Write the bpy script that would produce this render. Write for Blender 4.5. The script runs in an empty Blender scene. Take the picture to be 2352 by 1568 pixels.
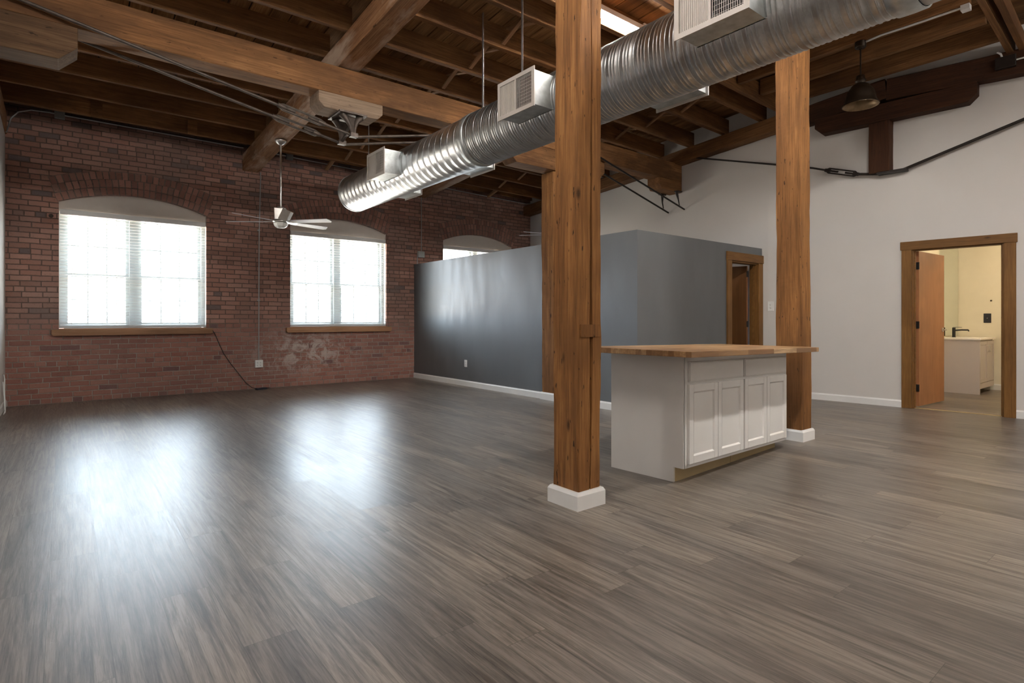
import bpy, math, random
from mathutils import Vector, Matrix, noise
random.seed(7)
C = bpy.context.scene
COL = C.collection
PI = math.pi

# ------------------------------------------------------------------ camera, sky, exposure
cam_d = bpy.data.cameras.new('camera'); cam = bpy.data.objects.new('camera', cam_d); COL.objects.link(cam)
cam.location = (0, 0, 1.12); cam.rotation_euler = (PI/2, 0, -math.radians(38.49))
cam_d.sensor_width = 36; cam_d.lens = 1295.6/2352*36; cam_d.shift_y = -(784-733.3)/2352
cam_d.clip_start = .05; cam_d.clip_end = 200
C.camera = cam
C.view_settings.view_transform = 'Standard'; C.view_settings.look = 'None'
C.view_settings.exposure = 1.75; C.view_settings.gamma = 1; C.view_settings.use_curve_mapping = False
w = bpy.data.worlds.new('sky'); C.world = w; w.use_nodes = True
bg = w.node_tree.nodes['Background']; bg.inputs[0].default_value = (.74, .86, 1, 1); bg.inputs[1].default_value = 9.5
_wt = w.node_tree; _tc = _wt.nodes.new('ShaderNodeTexCoord'); _sx = _wt.nodes.new('ShaderNodeSeparateXYZ'); _cr = _wt.nodes.new('ShaderNodeValToRGB')
_wt.links.new(_tc.outputs['Generated'], _sx.inputs[0])          # overcast sky above, warm glow added below the horizon to light joist undersides
_mr = _wt.nodes.new('ShaderNodeMapRange'); _mr.inputs['From Min'].default_value = -.25; _mr.inputs['From Max'].default_value = .25
_wt.links.new(_sx.outputs[2], _mr.inputs['Value']); _wt.links.new(_mr.outputs[0], _cr.inputs[0])
_cr.color_ramp.elements[0].position = .44; _cr.color_ramp.elements[0].color = (1.0, .87, .73, 1)
_cr.color_ramp.elements[1].position = .52; _cr.color_ramp.elements[1].color = (.74, .86, 1, 1)
_wt.links.new(_cr.outputs[0], bg.inputs[0])
cy = C.cycles
cy.max_bounces = 10; cy.diffuse_bounces = 5; cy.glossy_bounces = 4; cy.transparent_max_bounces = 12; cy.transmission_bounces = 4
cy.sample_clamp_indirect = 14.0; cy.blur_glossy = 1.0; cy.use_denoising = True
cy.caustics_reflective = True; cy.caustics_refractive = False
LED_E = 52.0          # ceiling strip light strength
BATH_E = 34.0
WIN = [(-.05, 1.72), (2.97, 4.72), (5.95, 7.72)]   # clear openings in the brick wall
for k, (a, b) in enumerate(WIN):                   # sky portals fill the three window openings
    ld = bpy.data.lights.new('sky_portal', 'AREA'); ld.shape = 'RECTANGLE'; ld.size = b-a; ld.size_y = 1.62
    ld.cycles.is_portal = True
    lo = bpy.data.objects.new('sky_portal', ld); COL.objects.link(lo)
    lo.location = ((a+b)/2, 10.02, 1.82); lo.rotation_euler = (-PI/2, 0, 0)

# ------------------------------------------------------------------ helpers
WM = {}
def setp(o, label=None, cat=None, group=None, kind=None):
    if label: o['label'] = label
    if cat: o['category'] = cat
    if group: o['group'] = group
    if kind: o['kind'] = kind
    return o
def empty(name, loc=(0, 0, 0), rz=0, label=None, cat=None, group=None, kind=None):
    o = bpy.data.objects.new(name, None); COL.objects.link(o); o.empty_display_size = .1
    o.location = loc; o.rotation_euler = (0, 0, rz)
    WM[o] = Matrix.Translation(Vector(loc)) @ Matrix.Rotation(rz, 4, 'Z')
    return setp(o, label, cat, group, kind)
class MB:
    """collects world-space geometry; build() links it as one mesh object"""
    def __init__(s): s.v = []; s.f = []; s.m = []; s.sm = []; s.cm = 0
    def add(s, vs, fs, smooth=False):
        n = len(s.v); s.v += [Vector(v) for v in vs]
        for f in fs: s.f.append([i+n for i in f]); s.m.append(s.cm); s.sm.append(smooth)
        return s
    def box(s, x0, x1, y0, y1, z0, z1, M=None):
        vs = [Vector((x, y, z)) for x in (x0, x1) for y in (y0, y1) for z in (z0, z1)]
        if M: vs = [M @ v for v in vs]
        return s.add(vs, [(0, 1, 3, 2), (4, 6, 7, 5), (0, 4, 5, 1), (2, 3, 7, 6), (0, 2, 6, 4), (1, 5, 7, 3)])
    def prism(s, pts, vec, M=None):
        pts = [Vector(p) for p in pts]; vec = Vector(vec); n = len(pts)
        vs = pts + [p+vec for p in pts]
        if M: vs = [M @ v for v in vs]
        return s.add(vs, [tuple(range(n))[::-1], tuple(range(n, 2*n))] + [(i, (i+1) % n, n+(i+1) % n, n+i) for i in range(n)])
    def tube(s, pts, r, n=8, caps=True, radii=None):
        pts = [Vector(p) for p in pts]; rings = []; up = None
        for i, p in enumerate(pts):
            d = (pts[min(i+1, len(pts)-1)] - pts[max(i-1, 0)]).normalized()
            if up is None: up = Vector((0, 0, 1)) if abs(d.z) < .9 else Vector((1, 0, 0))
            a = d.cross(up).normalized(); b = d.cross(a).normalized(); up = -b
            rr = radii[i] if radii else r
            rings.append([p + a*rr*math.cos(2*PI*k/n) + b*rr*math.sin(2*PI*k/n) for k in range(n)])
        vs = [v for R in rings for v in R]; fs = []
        for i in range(len(pts)-1):
            for k in range(n):
                fs.append((i*n+k, i*n+(k+1) % n, (i+1)*n+(k+1) % n, (i+1)*n+k))
        s.add(vs, fs, True)
        if caps: s.add(rings[0], [tuple(range(n))]); s.add(rings[-1], [tuple(range(n))[::-1]])
        return s
    def lathe(s, prof, c, n=24, axis='Z', M=None, smooth=True):
        c = Vector(c); vs = []
        for r, z in prof:
            for k in range(n):
                a = 2*PI*k/n; v = Vector((r*math.cos(a), r*math.sin(a), z))
                if axis == 'Y': v = Vector((v.x, v.z, v.y))
                if axis == 'X': v = Vector((v.z, v.x, v.y))
                if M: v = M @ v
                vs.append(c+v)
        fs = [(i*n+k, i*n+(k+1) % n, (i+1)*n+(k+1) % n, (i+1)*n+k) for i in range(len(prof)-1) for k in range(n)]
        return s.add(vs, fs, smooth)
    def build(s, name, mats, parent=None, M=None, **kw):
        if M is None:
            if parent is not None: M = WM[parent]
            else:
                xs = [v.x for v in s.v]; ys = [v.y for v in s.v]; zs = [v.z for v in s.v]
                M = Matrix.Translation(((min(xs)+max(xs))/2, (min(ys)+max(ys))/2, min(zs)))
        Mi = M.inverted()
        me = bpy.data.meshes.new(name); me.from_pydata([Mi @ v for v in s.v], [], s.f)
        if not isinstance(mats, (list, tuple)): mats = [mats]
        for m in mats: me.materials.append(m)
        me.polygons.foreach_set('material_index', s.m); me.polygons.foreach_set('use_smooth', s.sm)
        me.update()
        import bmesh
        b = bmesh.new(); b.from_mesh(me); bmesh.ops.recalc_face_normals(b, faces=b.faces); b.to_mesh(me); b.free()
        o = bpy.data.objects.new(name, me); COL.objects.link(o)
        if parent is not None:
            o.parent = parent; o.matrix_local = WM[parent].inverted() @ M
        else: o.matrix_world = M
        WM[o] = M
        return setp(o, **kw)
I4 = Matrix.Identity(4)
def bevel(o, w=.004, seg=2):
    m = o.modifiers.new('b', 'BEVEL'); m.width = w; m.segments = seg; m.limit_method = 'ANGLE'; m.angle_limit = .6
    return o
def frame(p0, p1, up=(0, 0, 1)):
    p0 = Vector(p0); X = (Vector(p1)-p0); L = X.length; X.normalize(); Z = Vector(up); Y = Z.cross(X).normalized(); Z = X.cross(Y)
    M = Matrix((X, Y, Z)).transposed().to_4x4(); M.translation = p0
    return M, L
SEED = [0]
def timber(name, p0, p1, w, h, mat, parent=None, wob=.005, step=.12, groove=None, cham=.008, up=(0, 0, 1), lean=0, **kw):
    """rough hewn timber: bottom centre line p0-p1, width w, height h, corners slightly worn"""
    M, L = frame(p0, p1, up); SEED[0] += 1; sd = SEED[0]*13.7
    n = max(2, int(L/step)); mb = MB(); sec = []
    c = cham
    base = [(-w/2+c, 0), (w/2-c, 0), (w/2, c), (w/2, h-c), (w/2-c, h), (-w/2+c, h), (-w/2, h-c), (-w/2, c)]
    if groove:   # (side, u, depth, width, t0, t1): a drying crack running along one face
        side, u, dp, gw, t0, t1 = groove
    rings = []
    for i in range(n+1):
        x = L*i/n; t = i/n; ring = []
        pts = list(base)
        if groove:
            k = math.sin(PI*min(1, max(0, (t-t0)/(t1-t0))))**.35 if t0 < t < t1 else 0.02
            uu = u + .035*noise.noise(Vector((x*1.3, sd, 9)))
            z = h*uu; g = [( -w/2, z-gw*k-.0005), (-w/2+dp*k+.0005, z), (-w/2, z+gw*k+.0005)]
            if side > 0: g = [(-a, b) for a, b in g]; pts = pts[:3] + g + pts[3:]
            else: pts = pts[:7] + g[::-1] + pts[7:]
        for j, (y, z) in enumerate(pts):
            q = Vector((x*1.1, j*3.1, sd)); q2 = Vector((x*5, j*2.3, sd+5))
            a = wob*(noise.noise(q) + .5*noise.noise(q2)); b2 = wob*(noise.noise(q+Vector((0, 0, 40))) + .5*noise.noise(q2+Vector((0, 0, 40))))
            ring.append(M @ Vector((x, y+a, z+b2)))
        rings.append(ring)
    m = len(rings[0]); vs = [v for r in rings for v in r]
    fs = [(i*m+k, i*m+(k+1) % m, (i+1)*m+(k+1) % m, (i+1)*m+k) for i in range(n) for k in range(m)]
    mb.add(vs, fs); mb.add(rings[0], [tuple(range(m))]); mb.add(rings[-1], [tuple(range(m))[::-1]])
    return mb.build(name, mat, parent, M=M, **kw)
def bolster(name, p0, p1, w, h, mat, cut=.07, ends=(1, 1), parent=None, **kw):
    M, L = frame(p0, p1); c = cut; P = []
    P += [(0, h), (0, c), (c, 0)] if ends[0] else [(0, h), (0, 0)]
    P += [(L-c, 0), (L, c), (L, h)] if ends[1] else [(L, 0), (L, h)]
    mb = MB().prism([(x, -w/2, z) for x, z in P], (0, w, 0), M)
    return bevel(mb.build(name, mat, parent, M=M, **kw), .006)

# ------------------------------------------------------------------ materials
class NT:
    def __init__(s, name):
        s.m = bpy.data.materials.new(name); s.m.use_nodes = True; s.t = s.m.node_tree; s.n = s.t.nodes; s.l = s.t.links
        s.b = s.n['Principled BSDF']; s.out = s.n['Material Output']
    def N(s, typ, **kw):
        n = s.n.new(typ)
        for k, v in kw.items():
            if k.startswith('_'): n.inputs[k[1:].replace('_', ' ')].default_value = v
            else: setattr(n, k, v)
        return n
    def L(s, a, b): s.l.new(a, b)
    def math(s, op, a, b=None, c=None):
        n = s.N('ShaderNodeMath', operation=op)
        for i, x in enumerate((a, b, c)):
            if x is None: continue
            if hasattr(x, 'links'): s.L(x, n.inputs[i])
            else: n.inputs[i].default_value = x
        return n.outputs[0]
    def mix(s, f, a, b, mode='MIX'):
        n = s.N('ShaderNodeMix', data_type='RGBA', blend_type=mode)
        for i, x in ((0, f), (6, a), (7, b)):
            if hasattr(x, 'links'): s.L(x, n.inputs[i])
            elif i == 0: n.inputs[0].default_value = x
            else: n.inputs[i].default_value = (*x, 1)
        return n.outputs[2]
    def ramp(s, f, stops, interp='LINEAR'):
        n = s.N('ShaderNodeValToRGB'); n.color_ramp.interpolation = interp
        e = n.color_ramp.elements
        while len(e) < len(stops): e.new(.5)
        for q, (p, c) in zip(e, stops):
            q.position = p; q.color = (*c, 1) if hasattr(c, '__len__') else (c, c, c, 1)
        s.L(f, n.inputs[0]); return n.outputs[0]
    def noise(s, vec, scale, detail=4, rough=.55, dist=0, out=0):
        n = s.N('ShaderNodeTexNoise', _Scale=scale, _Detail=detail, _Roughness=rough, _Distortion=dist)
        if vec: s.L(vec, n.inputs['Vector'])
        return n.outputs[out]
    def obj(s): return s.N('ShaderNodeTexCoord').outputs['Object']
    def map(s, v, scale=(1, 1, 1), loc=(0, 0, 0)):
        n = s.N('ShaderNodeMapping'); n.inputs['Scale'].default_value = scale; n.inputs['Location'].default_value = loc; s.L(v, n.inputs[0]); return n.outputs[0]
    def bump(s, h, st=.3, dist=.01, prev=None):
        n = s.N('ShaderNodeBump', _Strength=st, _Distance=dist); s.L(h, n.inputs['Height'])
        if prev: s.L(prev, n.inputs['Normal'])
        return n.outputs[0]
    def set(s, **kw):
        for k, v in kw.items():
            i = s.b.inputs[k.replace('_', ' ')]
            if hasattr(v, 'links'): s.L(v, i)
            else: i.default_value = (*v, 1) if hasattr(v, '__len__') and len(v) == 3 else v
        return s.m
def plain(name, col, rough=.5, metal=0, var=.06, scale=6, spec=.5):
    t = NT(name); c = t.noise(t.obj(), scale, 3)
    f = t.ramp(c, [(.3, tuple(x*(1-var) for x in col)), (.7, tuple(min(1, x*(1+var)) for x in col))])
    return t.set(Base_Color=f, Roughness=rough, Metallic=metal, Specular_IOR_Level=spec)
def emit(name, col, e):
    t = NT(name); n = t.N('ShaderNodeEmission'); n.inputs[0].default_value = (*col, 1); n.inputs[1].default_value = e
    t.L(n.outputs[0], t.out.inputs[0]); return t.m
def wood(name, dark, mid, light, rough=.75, grain=1.0, knots=.5, pits=.6, gscale=1.0, stain=None, bump=.4, spec=.25):
    """long grain runs along the object's own X axis"""
    t = NT(name); o = t.obj(); rnd = t.N('ShaderNodeObjectInfo').outputs['Random']
    off = t.N('ShaderNodeCombineXYZ'); t.L(t.math('MULTIPLY', rnd, 37.0), off.inputs[0]); t.L(t.math('MULTIPLY', rnd, 11.0), off.inputs[1])
    va = t.N('ShaderNodeVectorMath', operation='ADD'); t.L(o, va.inputs[0]); t.L(off.outputs[0], va.inputs[1]); v = va.outputs[0]
    big = t.noise(t.map(v, (.7*gscale, 7*gscale, 7*gscale)), 1.6, 5, .65, .6)
    fine = t.noise(t.map(v, (2.5*gscale, 75*gscale, 75*gscale)), 1, 5, .65)
    ring = t.N('ShaderNodeTexWave', wave_type='RINGS', rings_direction='X', _Scale=3.2*gscale, _Distortion=7, _Detail=3, _Detail_Scale=1.2)
    t.L(t.map(v, (.12, 1, 1)), ring.inputs['Vector'])
    g = t.math('ADD', t.math('MULTIPLY', fine, .58), t.math('ADD', t.math('MULTIPLY', big, .38), t.math('MULTIPLY', ring.outputs['Fac'], .06*grain)))
    col = t.ramp(g, [(.33, dark), (.52, mid), (.72, light)])
    blot = t.noise(v, 1.7, 3, .6)
    col = t.mix(t.ramp(blot, [(.45, 0.), (.7, .55)]), col, tuple(a*.55 for a in mid))
    h = fine
    if knots:
        vo = t.N('ShaderNodeTexVoronoi', _Scale=1.0); t.L(t.map(v, (2.1, 5.5, 5.5)), vo.inputs['Vector'])
        k = t.ramp(vo.outputs['Distance'], [(.035, 1.), (.10, 0.)])
        col = t.mix(t.math('MULTIPLY', k, knots), col, tuple(a*.35 for a in dark))
    if pits:
        p = t.noise(t.map(v, (11, 42, 42)), 1, 2.5, .55)
        pk = t.ramp(p, [(.665, 0.), (.70, 1.)])
        col = t.mix(t.math('MULTIPLY', pk, pits), col, tuple(a*.22 for a in dark))
        h = t.math('SUBTRACT', h, t.math('MULTIPLY', pk, .8))
    if stain:
        s2 = t.noise(t.map(v, (.5, 1.6, 1.6)), 1.3, 5, .65)
        col = t.mix(t.ramp(s2, [(.48, 0.), (.62, stain[3])]), col, stain[:3])
    hsv = t.N('ShaderNodeHueSaturation'); t.L(col, hsv.inputs['Color'])
    t.L(t.math('ADD', .86, t.math('MULTIPLY', rnd, .28)), hsv.inputs['Value'])
    return t.set(Base_Color=hsv.outputs[0], Roughness=rough, Specular_IOR_Level=spec, Normal=t.bump(h, bump, .004))

M = {}
M['post'] = wood('post_wood', (.070, .028, .008), (.225, .098, .029), (.37, .182, .062), knots=.9, pits=.97, bump=1.0, stain=(.12, .050, .016, .6))
M['beam'] = wood('beam_wood', (.085, .036, .013), (.20, .092, .034), (.33, .17, .072), knots=.6, pits=.6, stain=(.075, .034, .014, .8))
M['rafter'] = wood('rafter_wood', (.10, .042, .018), (.24, .115, .052), (.40, .23, .12), knots=.3, pits=.7, stain=(.50, .38, .29, .8))
M['joist'] = wood('joist_wood', (.080, .036, .013), (.22, .102, .038), (.36, .185, .078), knots=.4, pits=.2, stain=(.05, .02, .008, .6))
M['darkwood'] = wood('dark_wall_timber', (.022, .008, .004), (.055, .020, .008), (.10, .040, .016), knots=.8, pits=.5, stain=(.018, .008, .004, .6))
M['blockwood'] = wood('weathered_block', (.15, .095, .06), (.27, .19, .13), (.38, .28, .20), knots=.2, pits=.3)
M['darkblock'] = wood('dark_weathered_block', (.04, .021, .010), (.115, .062, .030), (.21, .13, .07), knots=.8, pits=.6)
M['bracing'] = wood('bracing_wood', (.16, .075, .034), (.30, .16, .08), (.42, .25, .14), knots=.2, pits=.1)
M['trimwood'] = wood('door_trim_wood', (.11, .048, .014), (.20, .095, .026), (.28, .145, .045), knots=1.0, pits=0, gscale=1.6, rough=.5, bump=.12)
M['doorwood'] = wood('door_leaf_wood', (.30, .125, .052), (.38, .17, .075), (.46, .22, .105), knots=0, pits=0, gscale=.8, rough=.45, bump=.05)
M['darkdoor'] = wood('bedroom_door_wood', (.11, .045, .015), (.15, .064, .022), (.20, .090, .034), knots=0, pits=0, gscale=.8, rough=.4, bump=.05)
M['sill'] = wood('sill_wood', (.24, .12, .06), (.36, .19, .10), (.45, .27, .16), knots=.8, pits=0, rough=.5, bump=.1)
M['mdf'] = plain('toe_kick_board', (.36, .27, .14), .7)
M['white'] = plain('white_wall_paint', (.60, .575, .55), .7, var=.02, scale=1.5)
M['trimwhite'] = plain('white_trim_paint', (.72, .72, .71), .35, var=.03)
M['cabinet'] = plain('white_cabinet_paint', (.66, .65, .63), .4, var=.015)
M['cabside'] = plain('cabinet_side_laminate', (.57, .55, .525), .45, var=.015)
M['plate'] = plain('white_plastic', (.75, .75, .73), .3, var=.01)
M['slot'] = plain('dark_slot', (.05, .05, .05), .6)
M['bath'] = plain('bathroom_wall_paint', (.74, .69, .57), .7, var=.02)
M['vanity'] = plain('vanity_paint', (.50, .45, .43), .45, var=.01)
M['vanitytop'] = plain('vanity_top', (.85, .82, .78), .2, var=.01)
M['black'] = plain('matte_black_metal', (.012, .012, .012), .4)
M['blackplastic'] = plain('black_plastic', (.02, .022, .03), .4)
M['nickel'] = plain('brushed_nickel', (.62, .60, .57), .28, 1, var=.05, scale=30)
M['blade'] = plain('fan_blade', (.62, .63, .68), .4, var=.02)
M['glassbowl'] = plain('frosted_glass', (.85, .85, .82), .35, var=.01)
M['galv'] = plain('galvanised_box', (.50, .53, .53), .42, .85, var=.18, scale=14)
M['grille'] = plain('register_paint', (.50, .46, .42), .45, var=.02)
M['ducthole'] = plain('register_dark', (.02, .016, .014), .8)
M['iron'] = plain('painted_iron', (.085, .066, .054), .5, .5, var=.3, scale=20)
M['darkiron'] = plain('dark_iron', (.018, .012, .009), .45, .3, var=.3, scale=20)
M['conduit'] = plain('steel_conduit', (.38, .38, .38), .4, .6, var=.08)
M['elbox'] = plain('junction_box', (.22, .23, .23), .5, .5, var=.1)
M['pendant'] = plain('aged_bronze', (.030, .020, .012), .38, .6, var=.3, scale=12)
M['pendantin'] = plain('aged_bronze_inside', (.26, .18, .10), .4, .7, var=.3, scale=12)
M['blind'] = plain('blind_slat', (.50, .50, .49), .4, var=.01)
M['winframe'] = plain('window_frame_vinyl', (.42, .45, .45), .4, var=.02)
M['infill'] = plain('plaster_infill', (.62, .57, .52), .8, var=.03)
M['housing'] = plain('light_housing', (.75, .75, .75), .4)
M['led'] = emit('led_diffuser', (1, .955, .895), LED_E)
M['bulb'] = emit('bath_light', (1, .80, .54), BATH_E)

def mk_glass():
    t = NT('window_glass'); a = t.N('ShaderNodeBsdfTransparent'); g = t.N('ShaderNodeBsdfGlossy'); g.inputs['Roughness'].default_value = .02
    a.inputs[0].default_value = (.96, .98, .98, 1)
    x = t.N('ShaderNodeMixShader'); x.inputs[0].default_value = .06; t.L(a.outputs[0], x.inputs[1]); t.L(g.outputs[0], x.inputs[2]); t.L(x.outputs[0], t.out.inputs[0])
    return t.m
M['glass'] = mk_glass()
def mk_mirror():
    t = NT('mirror_glass'); return t.set(Base_Color=(.78, .84, .80), Metallic=1.0, Roughness=.02)
M['mirror'] = mk_mirror()
def mk_grey():
    t = NT('grey_wall_paint'); o = t.obj()
    c = t.ramp(t.noise(t.map(o, (1, 1, .35)), 2.2, 4), [(.3, (.100, .106, .112)), (.7, (.120, .127, .133))])
    r = t.ramp(t.noise(t.map(o, (2, 2, .5)), 2.0, 4), [(.35, .36), (.65, .47)])
    return t.set(Base_Color=c, Roughness=r, Specular_IOR_Level=.6, Normal=t.bump(t.noise(o, 55, 3), .12, .004))
M['grey'] = mk_grey()
def mk_brick():
    t = NT('old_brick'); o = t.obj()
    dn = t.noise(o, 3.2, 3, out=1); dv = t.N('ShaderNodeVectorMath', operation='SCALE'); dv.inputs['Scale'].default_value = .016
    sub = t.N('ShaderNodeVectorMath', operation='SUBTRACT'); t.L(dn, sub.inputs[0]); sub.inputs[1].default_value = (.5, .5, .5)
    t.L(sub.outputs[0], dv.inputs[0])
    ad = t.N('ShaderNodeVectorMath', operation='ADD'); t.L(o, ad.inputs[0]); t.L(dv.outputs[0], ad.inputs[1])
    s = t.N('ShaderNodeSeparateXYZ'); t.L(ad.outputs[0], s.inputs[0]); X, Z = s.outputs[0], s.outputs[2]
    W_, H_ = .213, .0705
    v = t.math('DIVIDE', Z, H_); row = t.math('FLOOR', v); fv = t.math('SUBTRACT', v, row)
    hd = t.math('LESS_THAN', t.math('MODULO', t.math('ADD', row, 70), 7), .5)          # a header course every seventh row
    jit = t.N('ShaderNodeTexWhiteNoise', noise_dimensions='1D'); t.L(row, jit.inputs['W'])
    wd = t.math('SUBTRACT', W_, t.math('MULTIPLY', hd, W_*.48))
    u = t.math('ADD', t.math('DIVIDE', X, wd), t.math('ADD', t.math('MULTIPLY', t.math('MODULO', t.math('ADD', row, 70), 2), .5), t.math('MULTIPLY', jit.outputs[0], .22)))
    cl = t.math('FLOOR', u); fu = t.math('SUBTRACT', u, cl)
    du = t.math('MULTIPLY', t.math('MINIMUM', fu, t.math('SUBTRACT', 1, fu)), wd); dz = t.math('MULTIPLY', t.math('MINIMUM', fv, t.math('SUBTRACT', 1, fv)), H_)
    d = t.math('MINIMUM', du, dz)
    d = t.math('ADD', d, t.math('MULTIPLY', t.math('SUBTRACT', t.noise(o, 45, 3), .5), .006))
    body = t.ramp(d, [(.0040, 0.), (.0072, 1.)])
    cv = t.N('ShaderNodeCombineXYZ'); t.L(cl, cv.inputs[0]); t.L(row, cv.inputs[1])
    wn = t.N('ShaderNodeTexWhiteNoise', noise_dimensions='2D'); t.L(cv.outputs[0], wn.inputs['Vector'])
    r1 = wn.outputs['Value']
    col = t.ramp(r1, [(0, (.27, .142, .11)), (.3, (.34, .172, .132)), (.6, (.40, .210, .163)), (.90, (.46, .265, .21)), (.955, (.40, .22, .17)), (.965, (.17, .125, .12)), (1, (.14, .11, .11))])
    blotch = t.noise(o, 1.1, 5, .6)
    col = t.mix(t.ramp(blotch, [(.38, .6), (.62, 0.)]), col, (.25, .175, .15))
    sp = t.noise(o, 38, 4, .7); col = t.mix(t.ramp(sp, [(.55, 0.), (.75, .35)]), col, (.30, .20, .16))
    col = t.mix(t.ramp(sp, [(.25, .45), (.42, 0.)]), col, (.045, .024, .02))
    low = t.ramp(t.math('ADD', Z, t.math('MULTIPLY', t.math('SUBTRACT', t.noise(o, .8, 3), .5), .5)), [(.92, 1.), (1.10, 0.)])
    lown = t.N('ShaderNodeMapRange'); 
    mort = t.mix(low, (.15, .105, .085), (.36, .30, .26))
    mort = t.mix(t.ramp(t.noise(o, 7, 4), [(.35, .5), (.65, 0.)]), mort, (.10, .075, .062))
    col = t.mix(t.math('MULTIPLY', low, .35), col, (.22, .065, .052))
    full = t.mix(body, mort, col)
    # white salt bloom patches low on the wall
    px = t.math('SUBTRACT', X, 3.25); pz = t.math('SUBTRACT', Z, .58)
    rr = t.math('SQRT', t.math('ADD', t.math('MULTIPLY', t.math('MULTIPLY', px, px), .8), t.math('MULTIPLY', t.math('MULTIPLY', pz, pz), 4.5)))
    pat = t.math('MULTIPLY', t.ramp(rr, [(.25, 1.), (1.0, 0.)]), t.ramp(t.noise(o, 5.5, 6, .75, .8), [(.47, 0.), (.58, .9)]))
    full = t.mix(pat, full, (.50, .42, .38))
    pat2 = t.math('MULTIPLY', low, t.ramp(t.noise(t.map(o, loc=(5, 3, 2)), 3.3, 6, .75), [(.60, 0.), (.70, .55)]))
    full = t.mix(pat2, full, (.34, .25, .21))
    # darker towards the wall top, with an uneven edge
    top_dark = t.math('MULTIPLY', t.ramp(t.math('ADD', Z, t.math('MULTIPLY', t.noise(o, 1.4, 4), .5)), [(3.85, 0.), (4.1, 1.)]), .85)
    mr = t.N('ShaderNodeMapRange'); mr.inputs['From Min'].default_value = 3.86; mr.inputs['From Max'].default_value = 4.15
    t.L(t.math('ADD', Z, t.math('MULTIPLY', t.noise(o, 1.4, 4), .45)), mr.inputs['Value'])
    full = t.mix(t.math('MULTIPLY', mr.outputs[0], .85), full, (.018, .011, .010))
    mr2 = t.N('ShaderNodeMapRange'); mr2.inputs['From Min'].default_value = 1.18; mr2.inputs['From Max'].default_value = .85
    t.L(Z, mr2.inputs['Value'])
    h = t.math('ADD', t.math('MULTIPLY', body, .8), t.math('MULTIPLY', sp, .35))
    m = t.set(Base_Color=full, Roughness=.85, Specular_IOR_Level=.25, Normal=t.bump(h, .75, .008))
    # replace the clamped z ramp by a real map range
    for ln in list(t.l):
        pass
    return t, low, mr2
def fixlow(t, low, mr2):
    src = low.node
    for ln in [l for l in t.l if l.from_socket == low]:
        to = ln.to_socket; t.l.remove(ln); t.l.new(mr2.outputs[0], to)
_t, _low, _mr2 = mk_brick(); fixlow(_t, _low, _mr2); M['brick'] = _t.m
def mk_vouss():
    t = NT('arch_brick'); o = t.obj(); r = t.N('ShaderNodeNewGeometry').outputs['Random Per Island']
    col = t.ramp(r, [(0, (.25, .135, .11)), (.5, (.34, .18, .14)), (.85, (.42, .225, .175)), (1, (.20, .14, .12))])
    sp = t.noise(o, 38, 4, .7); col = t.mix(t.ramp(sp, [(.25, .45), (.42, 0.)]), col, (.05, .028, .022))
    return t.set(Base_Color=col, Roughness=.85, Specular_IOR_Level=.25, Normal=t.bump(sp, .5, .006))
M['vouss'] = mk_vouss()
M['mortar'] = plain('arch_mortar', (.17, .13, .11), .9, var=.3, scale=20)
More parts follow.
